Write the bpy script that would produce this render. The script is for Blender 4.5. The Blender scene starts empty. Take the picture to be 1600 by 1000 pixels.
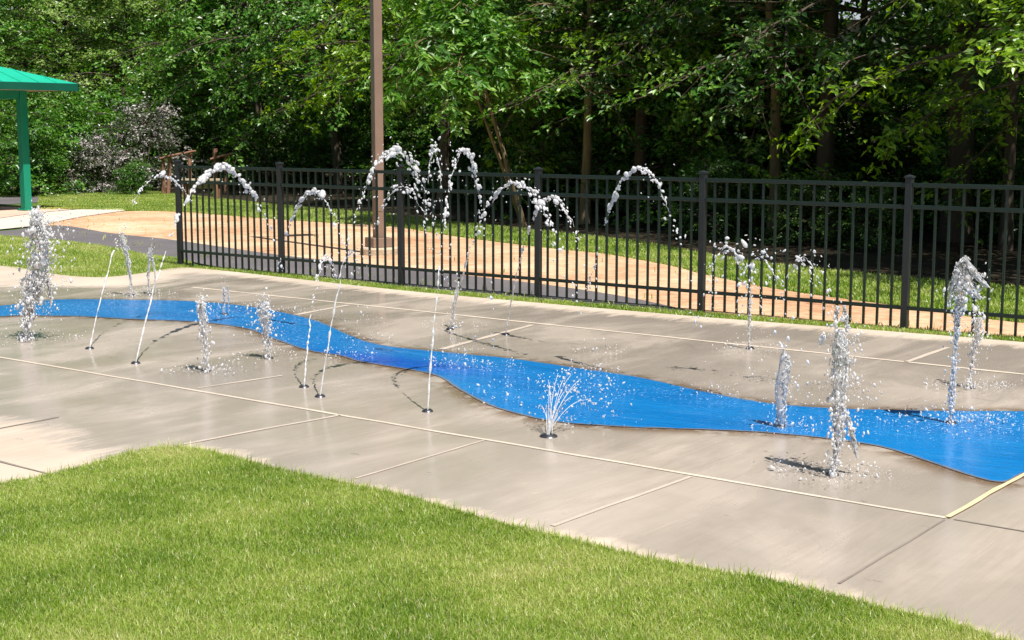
import bpy, bmesh, math, random
import numpy as np
from mathutils import Vector, Matrix, noise as mnoise
from mathutils.geometry import tessellate_polygon

random.seed(7)
RNG = np.random.default_rng(7)
S = bpy.context.scene
COL = S.collection

# ------------------------------------------------------------------ camera
CAMZ, F, PITCH = 1.65, 2200.0, math.radians(7.77)
cam = bpy.data.cameras.new('camera'); camo = bpy.data.objects.new('camera', cam); COL.objects.link(camo)
cam.sensor_width = 36.0; cam.lens = 36.0 * F / 1600.0; cam.clip_end = 2000.0; cam.clip_start = 0.05
camo.location = (0, 0, CAMZ); camo.rotation_euler = (math.radians(90) - PITCH, 0, 0)
S.camera = camo
CP, SP = math.cos(PITCH), math.sin(PITCH)

def ray(px, py):
    a, b = (px - 800) / F, (500 - py) / F
    return a, CP + b * SP, -SP + b * CP
def G(px, py, z=0.0):                       # ground point in metres seen at a photo position
    x, y, w = ray(px, py); t = (z - CAMZ) / w
    return Vector((x * t, y * t, z))
def A(px, py, Y):                           # point at distance Y
    x, y, w = ray(px, py); t = Y / y
    return Vector((x * t, Y, CAMZ + w * t))
def GX(px, Y, z=0.0):                       # ground point below a photo column at distance Y
    p = A(px, 200, Y); return Vector((p.x, Y, z))
def height_at(x, y, py):                    # height of a point over (x, y) seen at photo row py
    a, b, w = ray(800, py); return CAMZ + y * w / b

# ------------------------------------------------------------------ mesh helpers
def tag(o, label=None, cat=None, group=None, kind=None):
    if label: o['label'] = label
    if cat: o['category'] = cat
    if group: o['group'] = group
    if kind: o['kind'] = kind
    return o
def empty(name, loc=(0, 0, 0), rz=0.0, label=None, cat=None, group=None):
    o = bpy.data.objects.new(name, None); COL.objects.link(o)
    o.empty_display_size = 0.2
    o.location = loc; o.rotation_euler = (0, 0, rz)
    return tag(o, label, cat, group)
def link(name, me, mat, parent=None):
    o = bpy.data.objects.new(name, me); COL.objects.link(o)
    for m in (mat if isinstance(mat, (list, tuple)) else [mat]): me.materials.append(m)
    if parent: o.parent = parent
    return o
def npmesh(name, V, loops, starts, mat, parent=None, smooth=False, attrs=None, mats=None):
    me = bpy.data.meshes.new(name)
    V = np.ascontiguousarray(V, np.float32)
    me.vertices.add(len(V)); me.vertices.foreach_set('co', V.ravel())
    me.loops.add(len(loops)); me.loops.foreach_set('vertex_index', np.ascontiguousarray(loops, np.int32))
    me.polygons.add(len(starts)); me.polygons.foreach_set('loop_start', np.ascontiguousarray(starts, np.int32))
    if mats is not None: me.polygons.foreach_set('material_index', np.ascontiguousarray(mats, np.int32))
    me.update(calc_edges=True)
    me.polygons.foreach_set('use_smooth', np.full(len(starts), smooth))
    for k, v in (attrs or {}).items():
        at = me.attributes.new(k, 'FLOAT', 'POINT'); at.data.foreach_set('value', np.ascontiguousarray(v, np.float32))
    return link(name, me, mat, parent)
class MB:
    """collects shapes, links them as ONE mesh object"""
    def __init__(s): s.v = []; s.f = []; s.n = 0
    def add(s, V, Fc):
        s.v.extend([tuple(p) for p in V]); s.f.extend([tuple(i + s.n for i in f) for f in Fc]); s.n += len(V)
    def box(s, c, size, M=None, bev=0.0):
        x, y, z = (d / 2 for d in size)
        if bev <= 0:
            V = [Vector((i * x, j * y, k * z)) for i in (-1, 1) for j in (-1, 1) for k in (-1, 1)]
            Fc = [(0, 1, 3, 2), (4, 6, 7, 5), (0, 4, 5, 1), (2, 3, 7, 6), (0, 2, 6, 4), (1, 5, 7, 3)]
        else:
            bm = bmesh.new(); bmesh.ops.create_cube(bm, size=1.0)
            bmesh.ops.scale(bm, vec=size, verts=bm.verts)
            bmesh.ops.bevel(bm, geom=bm.edges[:], offset=bev, segments=2, profile=0.6, affect='EDGES')
            bm.verts.index_update()
            V = [v.co.copy() for v in bm.verts]; Fc = [[v.index for v in f.verts] for f in bm.faces]; bm.free()
        c = Vector(c)
        V = [(M @ p if M else p) + c for p in V]
        s.add(V, Fc)
    def tube(s, pts, rad, seg=8, cap=True):
        pts = [Vector(p) for p in pts]; n0 = len(pts); V = []; Fc = []
        ref = Vector((0.31, 0.92, 0.22))
        for i, p in enumerate(pts):
            d = (pts[min(i + 1, n0 - 1)] - pts[max(i - 1, 0)])
            d = d.normalized() if d.length > 1e-9 else Vector((0, 0, 1))
            a = d.cross(ref)
            if a.length < 1e-3: a = d.cross(Vector((1, 0, 0)))
            a.normalize(); b = d.cross(a)
            r = rad[i] if isinstance(rad, (list, tuple)) else rad
            for k in range(seg):
                t = 2 * math.pi * k / seg
                V.append(p + (a * math.cos(t) + b * math.sin(t)) * r)
        for i in range(n0 - 1):
            for k in range(seg):
                k2 = (k + 1) % seg
                Fc.append((i * seg + k, i * seg + k2, (i + 1) * seg + k2, (i + 1) * seg + k))
        if cap:
            Fc.append(tuple(range(seg - 1, -1, -1))); Fc.append(tuple((n0 - 1) * seg + k for k in range(seg)))
        s.add(V, Fc)
    def lathe(s, prof, c=(0, 0, 0), seg=20):
        V = []; Fc = []; m = len(prof); c = Vector(c)
        for k in range(seg):
            t = 2 * math.pi * k / seg
            for r, z in prof: V.append(c + Vector((r * math.cos(t), r * math.sin(t), z)))
        for k in range(seg):
            for i in range(m - 1):
                a, b = k * m + i, ((k + 1) % seg) * m + i
                Fc.append((a, b, b + 1, a + 1))
        s.add(V, Fc)
    def build(s, name, mat, parent=None, smooth=False):
        me = bpy.data.meshes.new(name); me.from_pydata(s.v, [], s.f); me.update()
        bm = bmesh.new(); bm.from_mesh(me); bmesh.ops.recalc_face_normals(bm, faces=bm.faces); bm.to_mesh(me); bm.free()
        me.polygons.foreach_set('use_smooth', np.full(len(me.polygons), smooth))
        return link(name, me, mat, parent)

# ------------------------------------------------------------------ node helpers
def mat(name):
    m = bpy.data.materials.new(name); m.use_nodes = True
    nt = m.node_tree; nt.nodes.clear()
    out = nt.nodes.new('ShaderNodeOutputMaterial')
    return m, nt, out
class NT:
    def __init__(s, nt): s.t = nt
    def n(s, typ, **kw):
        nd = s.t.nodes.new(typ)
        for k, v in kw.items():
            if k.startswith('i_'): 
                key = k[2:]
                key = int(key) if key.isdigit() else key.replace('_', ' ')
                nd.inputs[key].default_value = v
            else: setattr(nd, k, v)
        return nd
    def l(s, a, b): s.t.links.new(a, b)
    def coord(s, kind='Object'): return s.n('ShaderNodeTexCoord').outputs[kind]
    def noise(s, vec, scale, detail=4.0, rough=0.55, dist=0.0):
        nd = s.n('ShaderNodeTexNoise'); nd.inputs['Scale'].default_value = scale
        nd.inputs['Detail'].default_value = detail; nd.inputs['Roughness'].default_value = rough
        nd.inputs['Distortion'].default_value = dist
        if vec is not None: s.l(vec, nd.inputs['Vector'])
        return nd.outputs['Fac']
    def ramp(s, fac, stops):
        nd = s.n('ShaderNodeValToRGB'); cr = nd.color_ramp
        while len(cr.elements) < len(stops): cr.elements.new(0.5)
        for e, (p, c) in zip(cr.elements, stops):
            e.position = p; e.color = (c, c, c, 1) if isinstance(c, (int, float)) else (*c, 1)
        s.l(fac, nd.inputs['Fac']); return nd.outputs['Color']
    def mix(s, fac, a, b, mode='MIX'):
        nd = s.n('ShaderNodeMix'); nd.data_type = 'RGBA'; nd.blend_type = mode
        for v, k in ((fac, 0), (a, 6), (b, 7)):
            if hasattr(v, 'is_linked') or isinstance(v, bpy.types.NodeSocket): s.l(v, nd.inputs[k])
            elif isinstance(v, (int, float)): nd.inputs[k].default_value = v if k == 0 else (v, v, v, 1)
            else: nd.inputs[k].default_value = (*v, 1)
        return nd.outputs[2]
    def math(s, op, a, b=0.0, clamp=False):
        nd = s.n('ShaderNodeMath'); nd.operation = op; nd.use_clamp = clamp
        for v, k in ((a, 0), (b, 1)):
            if isinstance(v, bpy.types.NodeSocket): s.l(v, nd.inputs[k])
            else: nd.inputs[k].default_value = v
        return nd.outputs[0]
    def attr(s, name): 
        nd = s.n('ShaderNodeAttribute'); nd.attribute_name = name; return nd.outputs['Fac']
    def mapping(s, vec, scale=(1, 1, 1), rot=(0, 0, 0)):
        nd = s.n('ShaderNodeMapping'); nd.inputs['Scale'].default_value = scale; nd.inputs['Rotation'].default_value = rot
        s.l(vec, nd.inputs['Vector']); return nd.outputs['Vector']
    def bump(s, h, strength=0.3, dist=0.02):
        nd = s.n('ShaderNodeBump'); nd.inputs['Strength'].default_value = strength; nd.inputs['Distance'].default_value = dist
        s.l(h, nd.inputs['Height']); return nd.outputs['Normal']
    def pbr(s, col, rough=0.6, bump=None, spec=0.5, metal=0.0):
        nd = s.n('ShaderNodeBsdfPrincipled')
        for v, k in ((col, 'Base Color'), (rough, 'Roughness'), (spec, 'Specular IOR Level'), (metal, 'Metallic')):
            if isinstance(v, bpy.types.NodeSocket): s.l(v, nd.inputs[k])
            elif k == 'Base Color': nd.inputs[k].default_value = (*v, 1)
            else: nd.inputs[k].default_value = v
        if bump is not None: s.l(bump, nd.inputs['Normal'])
        return nd

def simple(name, c1, c2, scale=3.0, rough=0.6, bump=0.0, bscale=40.0, metal=0.0, spec=0.5, stretch=(1, 1, 1)):
    m, nt, out = mat(name); N = NT(nt); co = N.mapping(N.coord(), stretch)
    f = N.noise(co, scale, 6, 0.6)
    col = N.ramp(f, [(0.3, c1), (0.7, c2)])
    b = N.bump(N.noise(co, bscale, 4), bump, 0.02) if bump else None
    N.l(N.pbr(col, rough, b, spec, metal).outputs[0], out.inputs[0]); return m

def leaf_mat(name, stops, trans=0.35, rough=0.42, spec=0.5):
    m, nt, out = mat(name); N = NT(nt)
    tone = N.attr('tone'); oi = N.n('ShaderNodeObjectInfo').outputs['Random']
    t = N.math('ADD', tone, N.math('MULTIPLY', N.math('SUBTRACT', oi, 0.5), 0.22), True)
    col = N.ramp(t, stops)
    p = N.pbr(col, rough, None, spec)
    tr = N.n('ShaderNodeBsdfTranslucent')
    hs = N.n('ShaderNodeHueSaturation'); hs.inputs['Hue'].default_value = 0.485; hs.inputs['Saturation'].default_value = 1.1; hs.inputs['Value'].default_value = 1.5
    N.l(col, hs.inputs['Color']); N.l(hs.outputs[0], tr.inputs['Color'])
    mx = N.n('ShaderNodeMixShader'); mx.inputs[0].default_value = trans
    N.l(p.outputs[0], mx.inputs[1]); N.l(tr.outputs[0], mx.inputs[2]); N.l(mx.outputs[0], out.inputs[0])
    return m

M = {}
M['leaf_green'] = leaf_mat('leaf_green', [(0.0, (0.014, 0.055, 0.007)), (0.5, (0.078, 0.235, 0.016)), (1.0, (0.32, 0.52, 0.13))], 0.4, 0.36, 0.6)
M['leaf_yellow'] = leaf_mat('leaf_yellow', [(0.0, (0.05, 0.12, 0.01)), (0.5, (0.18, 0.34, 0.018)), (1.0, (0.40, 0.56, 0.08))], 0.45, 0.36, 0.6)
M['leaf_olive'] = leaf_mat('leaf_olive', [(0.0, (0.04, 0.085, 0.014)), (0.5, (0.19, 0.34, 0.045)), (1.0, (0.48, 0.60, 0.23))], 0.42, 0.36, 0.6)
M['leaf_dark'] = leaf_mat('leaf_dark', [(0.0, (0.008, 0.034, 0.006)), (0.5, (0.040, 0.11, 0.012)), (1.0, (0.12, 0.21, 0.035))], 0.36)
M['leaf_pale'] = leaf_mat('leaf_pale', [(0.0, (0.02, 0.04, 0.012)), (0.52, (0.05, 0.08, 0.025)), (0.70, (0.40, 0.36, 0.35)), (1.0, (0.62, 0.56, 0.56))], 0.25)
M['grass'] = leaf_mat('grass_blade', [(0.0, (0.085, 0.19, 0.022)), (0.4, (0.255, 0.375, 0.045)), (0.75, (0.45, 0.52, 0.15)), (1.0, (0.62, 0.56, 0.32))], 0.42, 0.38)
M['bark'] = simple('bark', (0.035, 0.026, 0.018), (0.10, 0.075, 0.05), 6, 0.9, 0.8, 25, stretch=(1, 1, 0.25))
M['bark_pale'] = simple('bark_pale', (0.10, 0.075, 0.035), (0.22, 0.165, 0.085), 6, 0.9, 0.6, 30, stretch=(1, 1, 0.25))
M['fence'] = simple('fence_paint', (0.005, 0.014, 0.011), (0.008, 0.021, 0.016), 5, 0.4, 0.08, 120)
M['fence_post'] = simple('post_paint', (0.011, 0.014, 0.016), (0.018, 0.022, 0.024), 4, 0.42, 0.08, 120)
M['pole'] = simple('pole_paint', (0.20, 0.135, 0.10), (0.25, 0.17, 0.13), 3, 0.45, 0.05, 90)
M['footing'] = simple('footing_concrete', (0.42, 0.33, 0.22), (0.55, 0.45, 0.33), 8, 0.9, 0.5, 60)
M['roof_green'] = simple('roof_green', (0.005, 0.36, 0.215), (0.010, 0.42, 0.265), 1.5, 0.42, 0.03, 30)
M['green_steel'] = simple('green_steel', (0.004, 0.21, 0.125), (0.008, 0.25, 0.15), 2, 0.45, 0.03, 60)
M['fascia'] = simple('fascia_paint', (0.002, 0.075, 0.048), (0.004, 0.095, 0.06), 2, 0.45)
M['soffit'] = simple('soffit', (0.36, 0.30, 0.20), (0.45, 0.37, 0.26), 3, 0.8)
M['old_wood'] = simple('old_wood', (0.17, 0.085, 0.05), (0.34, 0.17, 0.10), 5, 0.85, 0.4, 40, stretch=(1, 1, 0.3))
M['tan_board'] = simple('tan_board', (0.36, 0.28, 0.18), (0.48, 0.38, 0.26), 5, 0.8, 0.2, 30)
M['steel'] = simple('nozzle_steel', (0.06, 0.06, 0.065), (0.14, 0.14, 0.15), 20, 0.35, 0.1, 80, 0.8)
M['siding'] = simple('siding', (0.50, 0.44, 0.38), (0.58, 0.52, 0.45), 2, 0.7)
M['shingle'] = simple('shingle', (0.15, 0.17, 0.21), (0.24, 0.26, 0.31), 9, 0.85, 0.4, 20)
M['glass'] = simple('window_glass', (0.03, 0.035, 0.04), (0.05, 0.055, 0.06), 1, 0.08)
M['white_trim'] = simple('white_trim', (0.70, 0.69, 0.66), (0.78, 0.77, 0.74), 2, 0.6)
M['lens'] = simple('lamp_lens', (0.55, 0.55, 0.52), (0.65, 0.65, 0.62), 2, 0.3)

def ground_mat(name, cols, s1, s2, rough=0.95, bump=0.4, bs=30, bdist=0.03):
    m, nt, out = mat(name); N = NT(nt); co = N.coord()
    a = N.noise(co, s1, 5, 0.6); b = N.noise(co, s2, 6, 0.7)
    f = N.math('ADD', N.math('MULTIPLY', a, 0.55), N.math('MULTIPLY', b, 0.45))
    col = N.ramp(f, cols)
    N.l(N.pbr(col, rough, N.bump(N.noise(co, bs, 5, 0.65), bump, bdist), 0.2).outputs[0], out.inputs[0]); return m
M['lawn'] = ground_mat('lawn_soil', [(0.34, (0.045, 0.085, 0.016)), (0.5, (0.085, 0.15, 0.025)), (0.64, (0.15, 0.20, 0.05))], 0.7, 14, bump=0.9, bs=22, bdist=0.05)
M['litter'] = ground_mat('leaf_litter', [(0.35, (0.012, 0.010, 0.006)), (0.6, (0.04, 0.03, 0.016)), (0.75, (0.07, 0.055, 0.03))], 1.0, 9, bump=0.8)
M['dirt'] = ground_mat('orange_clay', [(0.36, (0.33, 0.17, 0.09)), (0.46, (0.50, 0.295, 0.17)), (0.56, (0.62, 0.41, 0.26)), (0.66, (0.70, 0.52, 0.36))], 0.55, 7, bump=0.7, bs=18)
M['asphalt'] = ground_mat('asphalt', [(0.33, (0.085, 0.08, 0.085)), (0.5, (0.125, 0.115, 0.12)), (0.68, (0.17, 0.155, 0.155))], 0.5, 30, 0.85, 0.4, 90, 0.01)
M['walk'] = ground_mat('dry_concrete', [(0.35, (0.47, 0.42, 0.36)), (0.65, (0.58, 0.53, 0.46))], 0.6, 12, 0.85, 0.2, 60, 0.01)
M['paver'] = ground_mat('pink_concrete', [(0.35, (0.52, 0.34, 0.26)), (0.65, (0.64, 0.45, 0.36))], 0.6, 12, 0.85, 0.2, 60, 0.01)

# wet splash-pad concrete (attributes: wet, stain, spray)
def pad_mat():
    m, nt, out = mat('splash_pad_concrete'); N = NT(nt); co = N.coord()
    rot = N.mapping(co, (1, 1, 1), (0, 0, -math.radians(53.4)))
    wet = N.attr('wet'); stain = N.attr('stain'); spray = N.attr('spray')
    blot = N.noise(co, 1.3, 6, 0.62, 0.4); fine = N.noise(co, 38, 5, 0.7)
    broom = N.math('ADD', N.math('MULTIPLY', N.noise(N.mapping(rot, (1.0, 22, 1)), 2.2, 5, 0.65), 0.5), N.math('MULTIPLY', N.noise(N.mapping(rot, (0.35, 4.5, 1)), 1.7, 5, 0.65, 0.3), 0.5))
    w = N.math('ADD', wet, N.math('MULTIPLY', N.math('SUBTRACT', N.noise(N.mapping(rot, (0.8, 3.2, 1)), 2.6, 6, 0.7), 0.5), 1.3))
    w = N.ramp(w, [(0.28, 0.0), (0.62, 1.0)])
    pud = N.ramp(N.noise(N.mapping(rot, (0.55, 1.3, 1)), 0.85, 6, 0.62, 0.6), [(0.40, 0.0), (0.56, 1.0)])
    dryc = N.ramp(blot, [(0.3, (0.47, 0.385, 0.30)), (0.7, (0.55, 0.46, 0.37))])
    wetc = N.ramp(blot, [(0.28, (0.36, 0.308, 0.255)), (0.5, (0.435, 0.372, 0.31)), (0.74, (0.50, 0.428, 0.358))])
    wetc = N.mix(N.math('MULTIPLY', pud, 0.55), wetc, (0.285, 0.25, 0.212))
    wetc = N.mix(N.math('MULTIPLY', spray, 0.4), wetc, (0.27, 0.235, 0.20))
    col = N.mix(w, dryc, wetc)
    col = N.mix(N.math('MULTIPLY', N.ramp(broom, [(0.45, 0.0), (0.58, 1.0)]), N.math('MULTIPLY', N.ramp(N.noise(co, 0.8, 4, 0.6), [(0.38, 0.15), (0.62, 1.0)]), 0.34)), col, (0.26, 0.217, 0.172))
    col = N.mix(N.math('MULTIPLY', N.ramp(fine, [(0.6, 0.0), (0.75, 1.0)]), 0.25), col, (0.16, 0.14, 0.115))
    fl = N.noise(N.mapping(rot, (2.6, 0.8, 1)), 3.4, 5, 0.7, 0.3)
    col = N.mix(N.math('MULTIPLY', N.ramp(fl, [(0.67, 0.0), (0.71, 1.0)]), 0.5), col, (0.13, 0.115, 0.10))
    gr = N.noise(co, 120, 2, 0.5)
    col = N.mix(N.math('MULTIPLY', N.ramp(gr, [(0.70, 0.0), (0.74, 1.0)]), 0.5), col, (0.10, 0.085, 0.07))
    st = N.math('MULTIPLY', stain, N.ramp(N.noise(co, 5.5, 4, 0.6), [(0.40, 0.0), (0.52, 1.0)]))
    col = N.mix(N.math('MULTIPLY', st, 0.85), col, (0.13, 0.070, 0.03))
    # droplets beaten up by the spray: pale specks and a pitted film
    sp = N.noise(N.mapping(rot, (1.0, 1.6, 1)), 75, 3, 0.6)
    spk = N.math('MULTIPLY', spray, N.ramp(sp, [(0.58, 0.0), (0.66, 1.0)]))
    col = N.mix(N.math('MULTIPLY', spk, 0.4), col, (0.66, 0.65, 0.64))
    rough = N.math('ADD', N.math('MULTIPLY', N.math('SUBTRACT', 1.0, w), 0.5), N.math('ADD', 0.07, N.math('MULTIPLY', N.math('SUBTRACT', 1.0, pud), 0.22)))
    h = N.math('ADD', N.math('MULTIPLY', broom, 0.5), N.math('ADD', N.math('MULTIPLY', fine, 0.25), N.math('MULTIPLY', N.math('MULTIPLY', sp, spray), 1.6)))
    N.l(N.pbr(col, rough, N.bump(h, 0.22, 0.008), 0.5).outputs[0], out.inputs[0]); return m
M['pad'] = pad_mat()
M['joint'] = simple('joint_mortar', (0.50, 0.42, 0.33), (0.60, 0.52, 0.42), 5, 0.7, 0.3, 60)
M['joint_faint'] = simple('faint_joint', (0.42, 0.355, 0.29), (0.52, 0.445, 0.365), 5, 0.6, 0.3, 60)
M['caulk'] = simple('joint_caulk', (0.60, 0.47, 0.25), (0.70, 0.57, 0.34), 5, 0.6, 0.3, 60)
M['groove'] = simple('joint_groove', (0.17, 0.145, 0.12), (0.25, 0.215, 0.18), 5, 0.7)

def river_mat():
    m, nt, out = mat('blue_pool_paint'); N = NT(nt); co = N.coord()
    rot = N.mapping(co, (1, 1, 1), (0, 0, -math.radians(150)))
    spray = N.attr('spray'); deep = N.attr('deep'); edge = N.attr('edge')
    a = N.noise(N.mapping(rot, (0.5, 2.2, 1)), 1.6, 5, 0.6, 0.3)
    col = N.ramp(a, [(0.3, (0.004, 0.135, 0.41)), (0.5, (0.006, 0.175, 0.475)), (0.72, (0.010, 0.205, 0.52))])
    b = N.noise(co, 26, 4, 0.65)
    col = N.mix(N.math('MULTIPLY', N.ramp(b, [(0.52, 0.0), (0.72, 1.0)]), 0.10), col, (0.03, 0.25, 0.64))
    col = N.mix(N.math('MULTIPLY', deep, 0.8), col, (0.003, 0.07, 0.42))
    sc = N.noise(N.mapping(rot, (0.7, 2.0, 1)), 3.5, 7, 0.72)
    col = N.mix(N.math('MULTIPLY', N.ramp(sc, [(0.55, 0.0), (0.68, 1.0)]), 0.30), col, (0.10, 0.27, 0.50))
    wr = N.math('ADD', edge, N.math('MULTIPLY', N.math('SUBTRACT', N.noise(co, 16, 4, 0.7), 0.5), 1.1))
    col = N.mix(N.math('MULTIPLY', N.ramp(wr, [(0.62, 0.0), (0.78, 1.0)]), 0.8), col, (0.20, 0.17, 0.13))
    sp = N.noise(N.mapping(rot, (1.0, 1.4, 1)), 42, 4, 0.65)
    thr = N.math('ADD', sp, N.math('MULTIPLY', spray, 0.10))
    foam = N.math('MULTIPLY', N.ramp(thr, [(0.67, 0.0), (0.77, 1.0)]), N.math('MINIMUM', N.math('MULTIPLY', spray, 3.0), 1.0))
    col = N.mix(N.math('MULTIPLY', foam, 0.75), col, (0.55, 0.66, 0.86))
    rip = N.noise(N.mapping(rot, (1.0, 3.0, 1)), 7, 4, 0.6, 0.5)
    h = N.math('ADD', rip, N.math('MULTIPLY', N.math('MULTIPLY', sp, spray), 2.0))
    rough = N.math('ADD', N.math('ADD', 0.05, N.math('MULTIPLY', sc, 0.2)), N.math('MULTIPLY', foam, 0.4))
    N.l(N.pbr(col, rough, N.bump(h, 0.18, 0.02), 0.5).outputs[0], out.inputs[0]); return m
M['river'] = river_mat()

def water_mat(name, white, rough=0.08):
    m, nt, out = mat(name); N = NT(nt); co = N.coord()
    n1 = N.noise(co, 62, 4, 0.65)
    fac = N.ramp(n1, [(0.36, max(0.0, white - 0.3)), (0.62, min(1.0, white + 0.3))])
    g = N.n('ShaderNodeBsdfPrincipled')
    g.inputs['Base Color'].default_value = (0.97, 0.985, 1, 1); g.inputs['Roughness'].default_value = rough
    g.inputs['IOR'].default_value = 1.33; g.inputs['Transmission Weight'].default_value = 1.0
    w = N.pbr((0.95, 0.95, 0.96), 0.25, None, 0.6)
    tr = N.n('ShaderNodeBsdfTranslucent'); tr.inputs['Color'].default_value = (0.96, 0.96, 0.97, 1)
    m1 = N.n('ShaderNodeMixShader'); m1.inputs[0].default_value = 0.5
    N.l(w.outputs[0], m1.inputs[1]); N.l(tr.outputs[0], m1.inputs[2])
    mx = N.n('ShaderNodeMixShader'); N.l(fac, mx.inputs[0]); N.l(g.outputs[0], mx.inputs[1]); N.l(m1.outputs[0], mx.inputs[2])
    N.l(mx.outputs[0], out.inputs[0]); return m
M['drop'] = water_mat('water_drops', 0.86)
M['water'] = water_mat('water_column', 0.42, 0.05)

# ------------------------------------------------------------------ 2D helpers
def smooth_poly(P, closed=False, n=6):
    """Catmull-Rom through ground points"""
    P = [Vector(p) for p in P]; out = []; m = len(P)
    for i in range(m if closed else m - 1):
        g = (lambda k: P[k % m]) if closed else (lambda k: P[max(0, min(m - 1, k))])
        a, b, c, d = g(i - 1), g(i), g(i + 1), g(i + 2)
        for k in range(n):
            t = k / n
            out.append(0.5 * ((2 * b) + (c - a) * t + (2 * a - 5 * b + 4 * c - d) * t * t + (3 * b - a - 3 * c + d) * t ** 3))
    if not closed: out.append(P[-1])
    return out
def xy(P): return np.array([(p[0], p[1]) for p in P], float)
def inside(pts, poly):
    x, y = pts[:, 0], pts[:, 1]; r = np.zeros(len(pts), bool); m = len(poly)
    for i in range(m):
        x1, y1 = poly[i]; x2, y2 = poly[(i + 1) % m]
        c = (y1 > y) != (y2 > y)
        with np.errstate(divide='ignore', invalid='ignore'):
            r ^= c & (x < (x2 - x1) * (y - y1) / (y2 - y1 + 1e-12) + x1)
    return r
def dist_to(pts, poly, closed=True):
    best = np.full(len(pts), 1e9); near = pts.copy(); m = len(poly)
    for i in range(m if closed else m - 1):
        a = poly[i]; d = poly[(i + 1) % m] - a; L = (d * d).sum()
        if L < 1e-12: continue
        t = np.clip(((pts - a) @ d) / L, 0, 1); q = a + t[:, None] * d
        e = np.hypot(*(pts - q).T); k = e < best
        best[k] = e[k]; near[k] = q[k]
    return best, near
def grid_sheet(name, poly, z, cell, material, attrs_fn):
    lo = poly.min(0) - cell; hi = poly.max(0) + cell
    nx, ny = (np.ceil((hi - lo) / cell)).astype(int) + 1
    gx, gy = np.meshgrid(lo[0] + np.arange(nx) * cell, lo[1] + np.arange(ny) * cell, indexing='ij')
    P = np.stack([gx.ravel(), gy.ravel()], 1); ins = inside(P, poly).reshape(nx, ny)
    anyv = ins[:-1, :-1] | ins[1:, :-1] | ins[:-1, 1:] | ins[1:, 1:]
    ii, jj = np.nonzero(anyv); idx = lambda i, j: i * ny + j
    quads = np.stack([idx(ii, jj), idx(ii + 1, jj), idx(ii + 1, jj + 1), idx(ii, jj + 1)], 1)
    used, inv = np.unique(quads, return_inverse=True)
    V = P[used]; o = ~ins.ravel()[used]
    if o.any(): V[o] = dist_to(V[o], poly)[1]
    at = attrs_fn(V)
    V3 = np.concatenate([V, np.full((len(V), 1), z)], 1)
    return npmesh(name, V3, inv.ravel(), np.arange(len(quads)) * 4, material, attrs=at)
def sheet(name, P, z, material, label, cat=None, kind='structure', thick=0.0):
    V = [Vector((p[0], p[1], z)) for p in P]
    mb = MB(); tr = tessellate_polygon([V])
    mb.add(V, tr)
    if thick:
        n = len(V); W = [v - Vector((0, 0, thick)) for v in V]
        mb.add(V + W, [(i, (i + 1) % n, n + (i + 1) % n, n + i) for i in range(n)])
    me = bpy.data.meshes.new(name); me.from_pydata(mb.v, [], mb.f); me.update()
    bm = bmesh.new(); bm.from_mesh(me)
    for f in bm.faces:
        if abs(f.normal.z) > 0.5 and f.normal.z < 0: f.normal_flip()
    bm.to_mesh(me); bm.free()
    return tag(link(name, me, material), label, cat, None, kind)

# ------------------------------------------------------------------ light, sky
SUN = Vector((0.27, -0.37, 0.89)).normalized()
w = bpy.data.worlds.new('World'); S.world = w; w.use_nodes = True
nt = w.node_tree; nt.nodes.clear()
sky = nt.nodes.new('ShaderNodeTexSky'); sky.sky_type = 'NISHITA'; sky.sun_disc = False
sky.sun_elevation = math.asin(SUN.z); sky.sun_rotation = math.atan2(SUN.x, SUN.y)
sky.air_density = 1.0; sky.dust_density = 1.2
bg = nt.nodes.new('ShaderNodeBackground'); bg.inputs[1].default_value = 0.052
wo = nt.nodes.new('ShaderNodeOutputWorld')
nt.links.new(sky.outputs[0], bg.inputs[0]); nt.links.new(bg.outputs[0], wo.inputs[0])
sl = bpy.data.lights.new('sun', 'SUN'); sl.energy = 4.6; sl.angle = math.radians(0.5); sl.color = (1.0, 0.955, 0.89)
so = bpy.data.objects.new('sun', sl); COL.objects.link(so); so.rotation_euler = SUN.to_track_quat('Z', 'Y').to_euler(); so.location = (6, -8, 30)
S.view_settings.view_transform = 'Standard'; S.view_settings.look = 'None'; S.view_settings.gamma = 1.0
S.view_settings.exposure = 0.74
S.render.engine = 'CYCLES'; S.cycles.use_denoising = True; S.cycles.use_adaptive_sampling = True; S.cycles.adaptive_threshold = 0.02; S.cycles.max_bounces = 5
S.cycles.diffuse_bounces = 2; S.cycles.glossy_bounces = 2; S.cycles.transmission_bounces = 4; S.cycles.transparent_max_bounces = 8
S.cycles.caustics_reflective = False; S.cycles.caustics_refractive = False; S.cycles.sample_clamp_indirect = 4.0

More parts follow.
